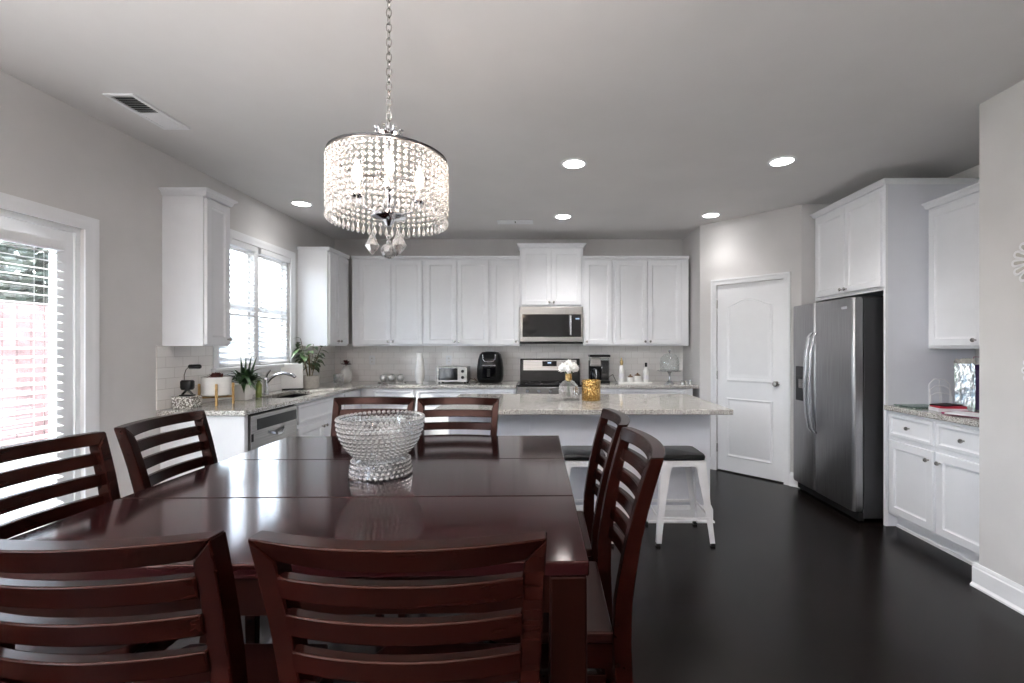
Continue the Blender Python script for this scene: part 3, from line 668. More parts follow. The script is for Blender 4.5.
# ------------------------------------------------------------------ dining chairs
def yrear(z):
    P = [(0, -.045), (.3, -.012), (.60, 0), (.70, -.002), (.836, -.018), (.96, -.044), (1.085, -.080), (1.2, -.115)]
    for (a, ya), (b, yb) in zip(P, P[1:]):
        if z <= b: return ya+(yb-ya)*(z-a)/(b-a)
    return P[-1][1]
CW = .445/2
CTOP = 1.085
def hw(z): return CW-.02*min(1, max(0, (1.085-z)/.46))
def bow(x): return -.040*(1-(x/CW)**2)
def slat(z0, z1, xa, front, back=.0, n=14, mitre=0):
    rings = []
    for i in range(n+1):
        x = -xa+2*xa*i/n; b = bow(x); xm = x*(1-mitre/xa)
        rings.append([(xm, yrear(z0)+b+back, z0), (xm, yrear(z0)+b+front, z0), (x, yrear(z1)+b+front, z1), (x, yrear(z1)+b+back, z1)])
    return MB().loft(rings)
def make_chair(label):
    t = thing('dining_chair', label, 'chair', (0, 0, 0), 0, 'dining chairs around the square table')
    for sx in (-1, 1):
        zs = [0, .15, .3, .45, .60, .70, .78, .86, .94, 1.0, 1.03]
        rings = []
        for z in zs:
            d = .036+.012*math.exp(-((z-.6)/.25)**2); xo = hw(z); xi = xo-.034
            rings.append([(sx*xo, yrear(z), z), (sx*xi, yrear(z), z), (sx*xi, yrear(z)+d, z), (sx*xo, yrear(z)+d, z)])
        rings.append([(sx*CW, yrear(CTOP-.0012), CTOP-.0012), (sx*(CW-.034), yrear(1.046), 1.046), (sx*(CW-.034), yrear(1.046)+.036, 1.046), (sx*CW, yrear(CTOP-.0012)+.036, CTOP-.0012)])
        MB().loft(rings).build('rear_post', 'chairwood', t, bevel=.003)
    slat(1.047, CTOP, CW, .036, mitre=.034).build('top_rail', 'chairwood', t, bevel=.003, smooth=35)
    for i in range(5):
        z1 = 1.047-.027-i*.0665; slat(z1-.0385, z1, hw(z1)-.032, .030, .008).build('slat', 'chairwood', t, bevel=.003, smooth=35)
    # seat, slightly dished front
    SW = CW-.02
    st = [(-SW+.005, .046), (SW-.005, .046), (SW, .34), (SW-.03, .392), (-SW+.03, .392), (-SW, .34)]
    MB().poly(st, .595, .625).build('seat', 'seatwood', t, bevel=.007, seg=3)
    MB().box(-SW+.03, SW-.03, .05, .07, .53, .594).box(-SW+.03, SW-.03, .352, .372, .53, .594).box(-SW+.008, -SW+.03, .05, .372, .53, .594).box(SW-.03, SW-.008, .05, .372, .53, .594).build('seat_frame', 'chairwood', t)
    for sx in (-1, 1):
        x = sx*(SW-.024)
        MB().loft([[(x-a, .355-a, z), (x+a, .355-a, z), (x+a, .355+a, z), (x-a, .355+a, z)] for a, z in ((.015, 0), (.020, .53))]).build('front_leg', 'chairwood', t, bevel=.003)
        box(x-.010, x+.010, .0, .34, .22, .25).build('stretcher', 'chairwood', t, bevel=.002)
    box(-SW+.03, SW-.03, .345, .365, .16, .195).build('footrest', 'chairwood', t, bevel=.002)
    box(-SW+.03, SW-.03, -.012, .008, .30, .33).build('stretcher', 'chairwood', t, bevel=.002)
    return t
c0 = make_chair('dark wood dining chair filling the lower left corner with back to camera')
at(c0, (-.72, .752, 0), 0)
dup(c0, (-.221, .753, 0), 0, 'dark wood dining chair in the centre foreground with back to camera')
dup(c0, (-.945, 2.455, 0), PI, 'dark wood dining chair directly behind the crystal bowl on table far side')
dup(c0, (-.478, 2.435, 0), PI, 'dark wood dining chair right of the bowl on table far side')
dup(c0, (-1.455, 1.815, 0), -PI/2+math.radians(6.5), 'dark wood dining chair on table left side nearer the sink counter')
dup(c0, (-1.425, 1.297, 0), -PI/2, 'dark wood dining chair on table left side in front of patio door blind')
dup(c0, (.222, 1.38, 0), PI/2, 'dark wood dining chair on table right side nearest the camera')
dup(c0, (.215, 1.865, 0), PI/2, 'dark wood dining chair on table right side nearest the island')

# ------------------------------------------------------------------ counter stools
def make_stool(label):
    t = thing('counter_stool', label, 'stool', (0, 0, 0), 0, 'white metal stools at the island')
    a, b = .150, .155
    rr = lambda s_, r, z: [(sx*(s_-r)+r*math.cos(th), sy*(s_-r)+r*math.sin(th), z) for sx, sy, k in ((1, 1, 0), (-1, 1, 1), (-1, -1, 2), (1, -1, 3)) for th in [k*PI/2+PI/2*i/4 for i in range(5)]]
    MB().loft([rr(.142, .03, .573), rr(.155, .035, .578), rr(.158, .035, .600), rr(.152, .035, .613), rr(.14, .03, .616)]).build('seat_pad', 'black', t, smooth=40)
    MB().loft([rr(.150, .03, .535), rr(.152, .03, .572)], True).build('seat_frame', 'stoolwhite', t, smooth=40)
    F = .200
    for sx in (-1, 1):
        for sy in (-1, 1):
            rings = []
            for z, o, wd in ((.572, .153, .078), (.50, .159, .066), (.30, .176, .047), (.10, .193, .036), (.02, F, .034)):
                o2 = o-.004
                rings.append([(sx*o, sy*o, z), (sx*(o-wd), sy*o, z), (sx*(o-wd), sy*o2, z), (sx*o2, sy*o2, z), (sx*o2, sy*(o-wd), z), (sx*o, sy*(o-wd), z)])
            l = MB().loft(rings).build('leg', 'stoolwhite', t)
            box(min(sx*(F-.028), sx*(F+.003)), max(sx*(F-.028), sx*(F+.003)), min(sy*(F-.028), sy*(F+.003)), max(sy*(F-.028), sy*(F+.003)), 0, .022).build('rubber_foot', 'black', l, bevel=.004)
    z = .185; o = .184
    for q in (0, 1, 2, 3):
        MB().loft([[(x, -o+dy, z+dz) for dy, dz in ((-.003, -.010), (.003, -.010), (.003, .010), (-.003, .010))] for x in (-o+.02, o-.02)]).xf(Matrix.Rotation(q*PI/2, 4, 'Z')).build('brace', 'stoolwhite', t)
        # arched apron
        pts = [(-.15, .572), (.15, .572), (.15, .50), (.105, .50), (.095, .525), (.06, .535), (-.06, .535), (-.095, .525), (-.105, .50), (-.15, .50)]
        MB().poly(pts, -.1545, -.1515, 'y').xf(Matrix.Rotation(q*PI/2, 4, 'Z')).build('apron', 'stoolwhite', t)
    return t
s0 = make_stool('white metal counter stool with black seat at island right end'); at(s0, (.955, 3.305, 0), 0)
dup(s0, (.262, 3.305, 0), 0, 'white metal counter stool half hidden behind the right-side dining chairs')

# ------------------------------------------------------------------ crystal bowl
bw = thing('crystal_bowl', 'footed bowl of clear crystal beads on the dining table', 'bowl', (-.587, 1.62, TZ))
def beadring(mb, r, z, br, off):
    n = int(2*PI*r/(br*2.35))
    for k in range(n):
        a = 2*PI*(k+off)/n; mb.sphere((r*math.cos(a), r*math.sin(a), z), br, 8, 6)
    return mb
for i in range(11):
    s_ = i/10; r = .068+(.144-.068)*math.sin(s_*PI/2)**.8 ; z = .066+.135*s_**1.25
    beadring(MB(), r, z, .0075, .5*(i % 2)).build('bead_row', 'bowlbead', bw)
for i in range(4):
    beadring(MB(), .102-.002*i, .0085+.0145*i, .0075, .5*(i % 2)).build('foot_bead_row', 'bowlbead', bw)
MB().lathe([(.088, .005), (.086, .05), (.064, .056), (.02, .058)], 28, cap=False).build('wire_foot', 'chrome', bw, smooth=40)
MB().lathe([(.004, .06), (.058, .06)]+[(.059+.081*math.sin(i/12*PI/2)**.8, .064+.135*(i/12)**1.25) for i in range(13)], 32, cap=False).build('liner', 'clearglass', bw, smooth=40)

# ------------------------------------------------------------------ chandelier
CHX, CHY = -.563, 1.63
ch = thing('chandelier', 'crystal drum chandelier hanging over the dining table', 'chandelier', (CHX, CHY, CEIL))
zt = 2.035-CEIL; R = .202
MB().lathe([(.003, 0), (.065, 0), (.06, -.018), (.02, -.028), (.003, -.03)], 24).build('canopy', 'nickel', ch, smooth=40)
mb = MB(); z = -.03; k = 0
while z > zt+.13:
    c, s_ = (1, 0) if k % 2 else (0, 1)
    mb.tube([(c*.009*math.cos(a), s_*.009*math.cos(a), z-.014+.017*math.sin(a)) for a in [2*PI*i/10 for i in range(10)]], .0024, 5, True); z -= .0265; k += 1
mb.build('chain', 'nickel', ch, smooth=60)
MB().lathe([(.003, zt+.135), (.008, zt+.132), (.01, zt+.11), (.035, zt+.10), (.042, zt+.09), (.02, zt+.075), (.008, zt+.06), (.008, zt-.17), (.028, zt-.18), (.045, zt-.195), (.062, zt-.201), (.06, zt-.206), (.02, zt-.215), (.01, zt-.235), (.003, zt-.237)], 20).build('stem', 'chrome', ch, smooth=40)
for i in range(8):
    a = 2*PI*i/8; MB().tube([(.03*math.cos(a), .03*math.sin(a), zt+.09), (.042*math.cos(a), .042*math.sin(a), zt+.112), (.05*math.cos(a), .05*math.sin(a), zt+.104)], .005, 6).build('leaf_finial', 'chrome', ch, smooth=60)
hp = MB().lathe([(R-.003, zt-.004), (R+.003, zt-.004), (R+.003, zt+.005), (R-.003, zt+.005)], 64, cap=False); hp.f += [tuple([3*64+j, 3*64+(j+1) % 64, (j+1) % 64, j]) for j in range(64)]
hp.build('hoop', 'fridgeside', ch, smooth=40)
for i in range(4):
    a = 2*PI*i/4+.5; MB().tube([(.012*math.cos(a), .012*math.sin(a), zt+.085), (R*math.cos(a), R*math.sin(a), zt+.002)], .004, 6).build('spoke', 'chrome', ch)
mb = MB()
for i in range(9): mb.sphere((0, 0, -.016-.0208*i), .0082, 10, 7)
zz = -.016-.0208*9
mb.lathe([(.001, zz+.012), (.003, zz+.006), (.0078, zz-.012), (.0055, zz-.02), (.001, zz-.026)], 6)
NS = 58; st0 = None
for i in range(NS):
    a = 2*PI*i/NS
    if st0 is None: st0 = o = mb.build('bead_strand', 'crystal', ch, smooth=50)
    else:
        o = st0.copy(); C.objects.link(o)
    o.parent = ch; o.location = (R*math.cos(a), R*math.sin(a), zt); o.rotation_euler = (0, 0, a)
for i in range(4):
    a = math.radians(200+90*i); ca, sa = math.cos(a), math.sin(a)
    pts = [(.02, -.175), (.04, -.19), (.07, -.182), (.095, -.16), (.105, -.14)]
    ar = MB().tube([(r*ca, r*sa, zt+z) for r, z in pts], .0045, 8).build('arm', 'chrome', ch, smooth=60)
    r = .105
    MB().lathe([(.004, -.148), (.022, -.142), (.026, -.135), (.012, -.13), (.012, -.12)], 14, (r*ca, r*sa, zt)).build('candle_cup', 'chrome', ar, smooth=40)
    MB().lathe([(.009, -.13), (.009, -.09), (.004, -.089)], 12, (r*ca, r*sa, zt)).build('candle_sleeve', 'ceramic', ar, smooth=40)
    MB().lathe([(.006, -.09), (.013, -.075), (.0165, -.058), (.012, -.038), (.006, -.022), (.001, -.012)], 12, (r*ca, r*sa, zt)).build('bulb', 'bulb', ar, smooth=50)
for i, (a, L) in enumerate(((math.radians(205), .262), (math.radians(330), .262), (math.radians(80), .25))):
    mb = MB(); x, y = .055*math.cos(a), .055*math.sin(a)
    mb.lathe([(.001, -L+.01), (.002, -L), (.008, -L-.012), (.025, -L-.05), (.013, -L-.068), (.001, -L-.082)], 8, (x, y, zt)); mb.tube([(x, y, zt-.225), (x, y, zt-L)], .001, 4)
    mb.build('crystal_drop', 'drop', ch)
mb = MB()
for z in (-.275, -.293): mb.sphere((0, 0, zt+z), .009, 8, 6)
mb.build('drop_beads', 'crystal', ch, smooth=60)
MB().sphere((0, 0, zt-.325), .028, 10, 7).build('crystal_ball', 'drop', ch)

# ------------------------------------------------------------------ ceiling fixtures
def downlight(x, y, label, watt=26):
    t = thing('recessed_light', label, 'ceiling light', (x, y, CEIL), 0, 'recessed ceiling lights')
    n = 32; tr = MB().lathe([(.098, -.001), (.096, -.006), (.080, -.008), (.076, -.004), (.076, -.001)], n, cap=False).build('trim_ring', 'trimwhite', t, smooth=50)
    MB().lathe([(.076, -.003), (.05, -.0045), (.003, -.005)], n, cap=False).build('lens', 'canlight', t, smooth=50)
    sp = bpy.data.lights.new('downlight_beam', 'SPOT'); sp.energy = watt; sp.spot_size = math.radians(126); sp.spot_blend = 1.0; sp.shadow_soft_size = .06; sp.color = (1, .975, .96)
    so = bpy.data.objects.new('downlight_beam', sp); C.objects.link(so); so.parent = t; so.location = (0, 0, -.03)
downlight(.21, 3.416, 'round recessed light in the ceiling, nearest the chandelier chain')
downlight(1.748, 3.37, 'round recessed light in the ceiling toward the right cabinets')
downlight(.18, 4.81, 'round recessed light in the ceiling before the raised microwave cabinet')
downlight(1.726, 4.76, 'round recessed light in the ceiling near the pantry wall corner', 8)
downlight(-2.35, 4.374, 'round recessed light in the ceiling above the sink window', 7)
def register(x0, x1, y0, y1, label, along):
    t = thing('ceiling_vent', label, 'vent', ((x0+x1)/2, (y0+y1)/2, CEIL), 0, 'ceiling vents'); a, b = (x1-x0)/2, (y1-y0)/2
    fr_ = .022
    slab([-a, -a+fr_, a-fr_, a], [-b, -b+fr_, b-fr_, b], [(1, 1)], -.012, -.001, flat).build('frame', 'trimwhite', t, bevel=.003)
    box(-a+fr_, a-fr_, -b+fr_, b-fr_, -.0025, -.001).build('backing', 'dark', t)
    mb1, mb2 = MB(), MB()
    if along == 'y':   # louvres run across x, two banks along y
        n = 9
        for bank, mb, tl in ((-1, mb1, -1), (1, mb2, 1)):
            for i in range(n):
                y = (bank*.5)*(b-fr_)+((i+.5)/n-.5)*(b-fr_)*.98; dy = .006*tl
                mb.loft([[(x, y-dy, -.0025), (x, y-dy+.0012, -.0025), (x, y+dy+.0012, -.011), (x, y+dy, -.011)] for x in (-a+fr_, a-fr_)])
    else:
        n = 4
        for bank, mb, tl in ((-1, mb1, 1), (1, mb2, 1)):
            for i in range(n):
                y = ((i+.5)/n-.5)*2*(b-fr_)*.98; dy = .006
                mb.loft([[(x, y-dy, -.0025), (x, y-dy+.0012, -.0025), (x, y+dy+.0012, -.011), (x, y+dy, -.011)] for x in ((-a+fr_, -.006) if bank < 0 else (.006, a-fr_))])
    mb1.build('louvre_bank', 'trimwhite', t); mb2.build('louvre_bank', 'trimwhite', t)
register(-2.40, -2.235, 2.46, 2.86, 'white ceiling vent near the left wall above patio door', 'y')
register(-.535, -.143, 4.94, 5.08, 'small white ceiling vent near the raised microwave cabinet', 'x')

# ------------------------------------------------------------------ wall ornaments on the near right wall
def sunburst(y, z, r, label):
    t = thing('wall_ornament', label, 'wall decor', (XN, y, z), 0, 'white petalled wall ornaments')
    RX = Matrix.Rotation(-PI/2, 4, 'Y')
    MB().lathe([(.045, 0), (.045, .010), (.038, .014), (.034, .011)], 24).xf(RX).build('hub_frame', 'silverball', t, smooth=40)
    MB().lathe([(.034, .008), (.02, .0085), (.002, .009)], 24).xf(RX).build('mirror', 'chrome', t)
    for k in range(14):
        a = 2*PI*k/14; U = Vector((0, math.cos(a), math.sin(a))); V = Vector((0, -math.sin(a), math.cos(a))); X = Vector((-1, 0, 0))
        def pad(r0, r1, wd, x0, x1):
            o_ = [(r0, -wd*.55)]+[(r1-wd+wd*math.sin(q), -wd*math.cos(q)) for q in [PI*i/8 for i in range(9)]]+[(r0, wd*.55)]
            return MB().loft([[tuple(U*p+V*q+X*x) for p, q in o_] for x in (x0, x1)])
        pt = pad(.040, r, r*.17, 0, .010).build('petal', 'stoolwhite', t, bevel=.002)
        pad(.055, r*.88, r*.075, .0095, .0115).build('slot', 'greypot', pt)
sunburst(2.27, 1.80, .125, 'white petalled medallion ornament, upper of two on the near right wall')
sunburst(2.235, 1.245, .110, 'white petalled medallion ornament, lower of two on the near right wall')
# outlets on the backsplash
def outlet(x, label):
    t = thing('wall_outlet', label, 'outlet', (x, YB-.009, 1.19), 0, 'backsplash outlets')
    box(-.036, .036, -.006, 0, -.058, .058).build('cover_plate', 'trimwhite', t, bevel=.003)
    for z in (-.022, .022):
        r = MB().lathe([(.016, 0), (.016, .002), (.003, .0022)], 16).xf(Matrix.Translation((0, -.006, z)) @ Matrix.Rotation(PI/2, 4, 'X')).build('receptacle', 'ceramic', t)
        MB().box(-.007, -.005, -.0087, -.0079, z-.004, z+.006).box(.005, .007, -.0087, -.0079, z-.004, z+.006).build('slots', 'dark', r)
outlet(px(372.5, YB), 'white outlet on the backsplash left of the silver balls')
outlet(px(449, YB), 'white outlet on the backsplash behind the toaster oven')

# ------------------------------------------------------------------ things on the rear worktop
YW = 5.52
def leaf(mb, p, d, up, L, Wd, droop=.3, n=4):
    d = Vector(d).normalized(); s_ = d.cross(Vector(up))
    s_ = s_.normalized() if s_.length > 1e-3 else Vector((1, 0, 0)); nn = s_.cross(d)
    rows = []
    for i in range(n+1):
        f = i/n; c = Vector(p)+d*L*f-Vector((0, 0, 1))*droop*L*f*f; w = Wd*math.sin(PI*min(1, max(.04, f**.8)))*.5+.0006
        if i == n: w = .0008
        rows.append([tuple(c-s_*w+nn*w*.25), tuple(c), tuple(c+s_*w+nn*w*.25)])
    vs = [q for r in rows for q in r]; fs = []
    for i in range(n):
        for j in range(2): fs.append((3*i+j, 3*i+j+1, 3*i+j+4, 3*i+j+3))
    mb.add(vs, fs)
# candle holder of crystal
t = thing('candle_holder', 'small cut-crystal candle holder in the back left corner', 'candle holder', (-2.40, 5.27, CT))
MB().lathe([(.045, 0), (.045, .008), (.035, .015), (.052, .05), (.055, .1), (.052, .125), (.047, .125), (.048, .1), (.03, .02)], 16, cap=False).build('cup', 'bowlbead', t)
mb = MB()
for z in (.03, .05, .07, .09, .11):
    for k in range(16): a = 2*PI*k/16; mb.sphere((.053*math.cos(a), .053*math.sin(a), z), .007, 6, 4)
mb.build('bead_rows', 'bowlbead', t)
# bulb vase with dark red flower
t = thing('bud_vase', 'white bulb vase with a dark red flower in rear left corner', 'vase', (-2.47, 5.62, CT))
MB().lathe([(.045, 0), (.065, .02), (.075, .06), (.07, .11), (.045, .16), (.03, .19), (.033, .2), (.026, .2), (.025, .17)], 24, cap=False).build('vase', 'ceramic', t, smooth=50)
mb = MB()
for k in range(40):
    a = random.uniform(0, 2*PI); e = random.uniform(.1, 1.3); leaf(mb, (0, 0, .215), (math.cos(a)*math.cos(e), math.sin(a)*math.cos(e), math.sin(e)), (0, 0, 1), .075, .03, .1, 3)
mb.build('petals', 'redflower', t)
MB().tube([(0, 0, .05), (0, 0, .22)], .004, 6).build('stem', 'stem', t)
# silver balls on a little stand
tr_ = thing('ball_stand', 'low dark metal stand holding the three silver balls', 'stand', (px(392, YW), YW, CT))
box(-.17, .17, -.035, .035, .008, .014).build('plate', 'nickel', tr_, bevel=.002)
for x in (-.15, .15): box(x-.01, x+.01, -.03, .03, 0, .0085).build('foot', 'nickel', tr_)
for i, wd in enumerate(('left', 'middle', 'right')):
    o = MB().sphere((0, 0, 0), .048, 24, 16).build('decorative_ball', 'silverball', smooth=60)
    o.location = (px((383.5, 392, 400.5)[i], YW), YW, CT+.0135+.048)
    tag(o, 'silver decorative ball, %s of three on the rear counter' % wd, 'ornament', 'silver balls on the rear counter')
# tall vase
t = thing('tall_vase', 'tall slender white vase left of the toaster oven', 'vase', (px(420, YW), YW, CT))
MB().lathe([(.04, 0), (.055, .06), (.062, .13), (.052, .22), (.038, .29), (.032, .34), (.036, .365), (.03, .365), (.027, .33)], 28, cap=False).build('vase', 'ceramic', t, smooth=50)
# toaster oven
t = thing('toaster_oven', 'small stainless toaster oven with two dark knobs on rear counter', 'toaster oven', (px(451.5, 5.46), 5.46, CT)); a = .185
box(-a, a, .0, .26, .015, .20).build('body', 'steel', t, bevel=.006)
box(-a, a, -.006, .0, .015, .20).build('front_frame', 'steel', t, bevel=.003)
d = box(-a+.03, a-.11, -.016, -.006, .04, .18).build('door', 'blackglass', t, bevel=.004)
box(-a+.055, a-.135, -.0175, -.0155, .075, .165).build('window', 'blackglass', d)
MB().tube([(-a+.05, -.016, .185), (-a+.05, -.035, .185), (a-.13, -.035, .185), (a-.13, -.016, .185)], .006, 8).build('handle', 'chrome', d, smooth=60)
for z in (.145, .072): MB().lathe([(.02, 0), (.02, .012), (.016, .02), (.002, .021)], 16).xf(Matrix.Translation((a-.05, -.006, z)) @ Matrix.Rotation(PI/2, 4, 'X')).build('knob', 'black', t, smooth=40)
for x in (-a+.03, a-.03):
    for y in (.03, .23): MB().lathe([(.012, 0), (.012, .016)], 10, (x, y, 0)).build('foot', 'black', t)
MB().tube([(a, .2, .05), (a+.06, .18, .03), (a+.10, .2, .01), (a+.08, .27, .006), (a+.04, .30, .04)], .004, 6).build('power_cord', 'brown', t, smooth=60)
# air fryer
t = thing('air_fryer', 'black egg-shaped air fryer with chrome trim on rear counter', 'air fryer', (px(489, 5.44), 5.57, CT))
def sup(rx, ry, z, n=32, e=.6): return [(rx*math.copysign(abs(math.cos(th))**e, math.cos(th)), ry*math.copysign(abs(math.sin(th))**e, math.sin(th)), z) for th in [2*PI*i/n for i in range(n)]]
MB().loft([sup(.12, .12, 0), sup(.145, .14, .015), sup(.157, .15, .08), sup(.157, .15, .18), sup(.145, .14, .28), sup(.125, .12, .345), sup(.10, .10, .372), sup(.05, .05, .38)]).build('body', 'black', t, smooth=50)
bk = MB().loft([[(x, y, z) for x, y in ((-.085, -.15), (.085, -.15), (.085, -.10), (-.085, -.10))] for z in (.06, .2)]).build('basket', 'blackglass', t, bevel=.006)
bk.location = (0, -.006, 0)
MB().loft([[(-.018, -.15, z), (.018, -.15, z), (.018, -.19, z), (-.018, -.19, z)] for z in (.085, .175)]).build('handle', 'blackmatte', bk, bevel=.006)
MB().tube([(-.075, -.13, .345), (-.072, -.14, .29), (-.05, -.152, .265), (0, -.155, .258), (.05, -.152, .265), (.072, -.14, .29), (.075, -.13, .345)], .005, 8).build('chrome_trim', 'chrome', t, smooth=60)
box(-.08, .08, -.157, -.15, .21, .222).build('chrome_band', 'chrome', t, bevel=.002)
# coffee maker
t = thing('coffee_maker', 'black drip coffee maker with glass carafe right of the range', 'coffee maker', (px(600, 5.46), 5.46, CT))
box(-.12, .12, -.01, .20, 0, .03).build('base', 'black', t, bevel=.006)
box(-.12, .12, .12, .20, .03, .27).build('tower', 'black', t, bevel=.004)
box(-.115, .01, -.005, .125, .205, .31).build('filter_housing', 'steel', t, bevel=.008)
box(.02, .118, .04, .125, .03, .30).build('water_tank', 'clearglass', t, bevel=.004)
box(-.125, .125, -.015, .205, .315, .342).build('lid', 'black', t, bevel=.008)
cf = MB().lathe([(.05, .032), (.062, .05), (.065, .10), (.05, .155), (.042, .17), (.045, .18)], 20, (-.05, .055, 0), cap=False).build('carafe', 'blackglass', t, smooth=50)
MB().tube([(-.05, -.005, .165), (-.05, -.045, .16), (-.05, -.05, .09), (-.05, -.012, .06)], .009, 8).build('handle', 'chrome', cf, smooth=60)
MB().tube([(.12, .17, .06), (.17, .12, .10), (.20, .10, .03), (.22, .14, .006)], .004, 6).build('power_cord', 'black', t, smooth=60)
# serving tray with bottles and mugs
t = thing('serving_tray', 'narrow white serving tray under bottles and mugs', 'tray', (px(634, YW), YW, CT))
box(-.2, .2, -.075, .075, 0, .008).build('base', 'ceramic', t, bevel=.003)
MB().box(-.2, .2, -.078, -.072, 0, .02).box(-.2, .2, .072, .078, 0, .02).box(-.203, -.197, -.078, .078, 0, .02).box(.197, .203, -.078, .078, 0, .02).build('rim', 'ceramic', t)
def bottle(x, h, capm, label, capname):
    o = thing('bottle', label, 'bottle', (px(x, YW), YW, CT+.008), 0, 'bottles on the white tray')
    MB().lathe([(.028, 0), (.032, .006), (.032, h*.48), (.028, h*.58), (.014, h*.72), (.013, h*.8)], 20).build('body', 'ceramic', o, smooth=45)
    MB().lathe([(.0145, h*.78), (.0145, h*.98), (.004, h)] if capname == 'cap' else [(.0145, h*.66), (.022, h*.82), (.012, h*.92), (.003, h)], 16).build(capname, capm, o, smooth=45)
    MB().lathe([(.0325, h*.16), (.0325, h*.36)], 20, cap=False).build('sticker', 'paper', o, smooth=45)
bottle(621.5, .30, 'gold', 'white bottle with a gold top on the tray left end', 'stopper')
bottle(646, .24, 'blackmatte', 'white bottle with a dark cap on the tray right end', 'cap')
def mug(x, r, h, label, hnd):
    o = thing('mug', label, 'mug', (px(x, YW), YW-.015, CT+.0085), 0, 'mugs on the white tray')
    MB().lathe([(r*.8, 0), (r, .01), (r, h), (r-.005, h), (r-.006, .02), (.004, .012)], 22, cap=False).build('cup', 'ceramic', o, smooth=45)
    if hnd: MB().tube([(r-.004, 0, h*.8), (r+.028, 0, h*.82), (r+.035, 0, h*.5), (r+.02, 0, h*.22), (r-.004, 0, h*.25)], .005, 8).build('handle', 'ceramic', o, smooth=60)
    MB().lathe([(r-.004, h+.001), (r-.01, h+.012), (.012, h+.02), (.01, h+.034), (.002, h+.036)], 18).build('lid', 'brown', o, smooth=45)
mug(630.2, .040, .062, 'small white canister with a brown lid on the tray', False)
mug(637.2, .043, .08, 'white mug with handle and brown lid on the tray', True)
# cake stand
t = thing('cake_stand', 'glass domed cake stand on a silver foot by pantry wall', 'cake stand', (px(669.5, 5.42), 5.42, CT))
MB().lathe([(.055, 0), (.056, .008), (.04, .022), (.015, .04), (.011, .08), (.016, .12), (.03, .142), (.003, .142)], 24).build('foot', 'chrome', t, smooth=50)
MB().lathe([(.003, .142), (.13, .146), (.145, .152), (.145, .158), (.13, .153), (.003, .152)], 36, cap=False).build('plate', 'clearglass', t, smooth=50)
MB().lathe([(.105, .155), (.112, .18), (.112, .25), (.10, .31), (.07, .345), (.02, .36), (.003, .362)], 32, cap=False).build('dome', 'clearglass', t, smooth=50)
MB().lathe([(.008, .36), (.007, .372), (.016, .385), (.014, .398), (.003, .405)], 16).build('dome_knob', 'chrome', t, smooth=50)
for i, x in enumerate((1.60, 1.645, 1.69)):
    o = thing('shot_glass', 'tiny clear glass, %s of three beside the cake stand' % ('left', 'middle', 'right')[i], 'glass', (x, 5.33, CT), 0, 'tiny glasses beside the cake stand')
    MB().lathe([(.014, 0), (.018, .045), (.016, .045), (.012, .008), (.002, .007)], 14, cap=False).build('cup', 'bowlbead', o, smooth=50)

# ------------------------------------------------------------------ island things
t = thing('flower_vase', 'round ribbed glass vase of white flowers on the island', 'vase', (.187, 3.78, CT))
n = 48; prof = [(.03, 0), (.045, .004), (.07, .03), (.083, .075), (.075, .12), (.045, .155), (.027, .165)]
MB().loft([[(r*(1+.03*(j % 2)*(r > .04))*math.cos(2*PI*j/n), r*(1+.03*(j % 2)*(r > .04))*math.sin(2*PI*j/n), z) for j in range(n)] for r, z in prof], False).build('globe', 'vaseglass', t)
MB().lathe([(.028, .163), (.029, .17), (.027, .215), (.03, .22), (.026, .22), (.024, .17)], 24, cap=False).build('neck', 'gold', t, smooth=45)
mb = MB()
for k in range(9): a = 2*PI*k/9; mb.tube([(.012*math.cos(a), .012*math.sin(a), .03), (.01*math.cos(a), .01*math.sin(a), .18), (.04*math.cos(a), .04*math.sin(a), .25)], .003, 5)
mb.build('stems', 'leafdark', t)
for k in range(9):
    a = 2*PI*k/8; r = .055 if k < 8 else 0; cz = .262+.012*(k % 2) if k < 8 else .30
    mb = MB(); c = Vector((r*math.cos(a), r*math.sin(a), cz)); mb.sphere(c, .030, 10, 7)
    for q in range(34):
        d = Vector((random.gauss(0, 1), random.gauss(0, 1), random.gauss(.3, 1))).normalized(); leaf(mb, c+d*.016, d, (.3, .2, 1), .024, .022, .0, 3)
    mb.build('blossom', 'flower', t, smooth=60)
t = thing('candle_holder', 'hammered gold cylinder candle holder on the island', 'candle holder', (.372, 3.76, CT))
MB().lathe([(.074, 0), (.078, .004), (.078, .165), (.074, .168), (.073, .01), (.003, .008)], 36, cap=False).build('cup', 'hammered', t, smooth=45)
MB().lathe([(.07, .01), (.07, .10), (.06, .103), (.003, .103)], 24).build('candle', 'ceramic', t, smooth=45)

# ------------------------------------------------------------------ left counter things
t = thing('trinket_box', 'pebbled mosaic box at the near end of sink counter', 'box', (-2.605, 3.305, CT), .1)
box(-.07, .07, -.055, .055, 0, .07).build('body', 'mosaic', t, bevel=.005)
box(-.072, .072, -.057, .057, .07, .085).build('lid', 'mosaic', t, bevel=.004)
t = thing('figurine', 'black abstract figurine standing on the mosaic box', 'figurine', (-2.605, 3.305, CT+.085), .1)
MB().box(-.042, .042, -.025, .025, 0, .01).build('plinth', 'black', t, bevel=.003)
MB().tube([(-.035, 0, .01), (0, 0, .05)], .008, 8).tube([(.035, 0, .01), (0, 0, .05)], .008, 8).build('legs', 'black', t)
MB().loft([sup(.035, .022, .045, 20), sup(.043, .026, .06, 20), sup(.043, .026, .105, 20), sup(.035, .022, .115, 20)]).build('torso', 'black', t, smooth=50)
MB().tube([(-.02, 0, .11), (-.022, 0, .15), (-.01, 0, .19), (.012, 0, .215)], .003, 6).build('wire', 'nickel', t)
MB().tube([(.01, 0, .212), (.015, 0, .213), (.085, 0, .213), (.09, 0, .213)], [.010, .016, .016, .012], 12).build('crossbar', 'black', t, smooth=50)
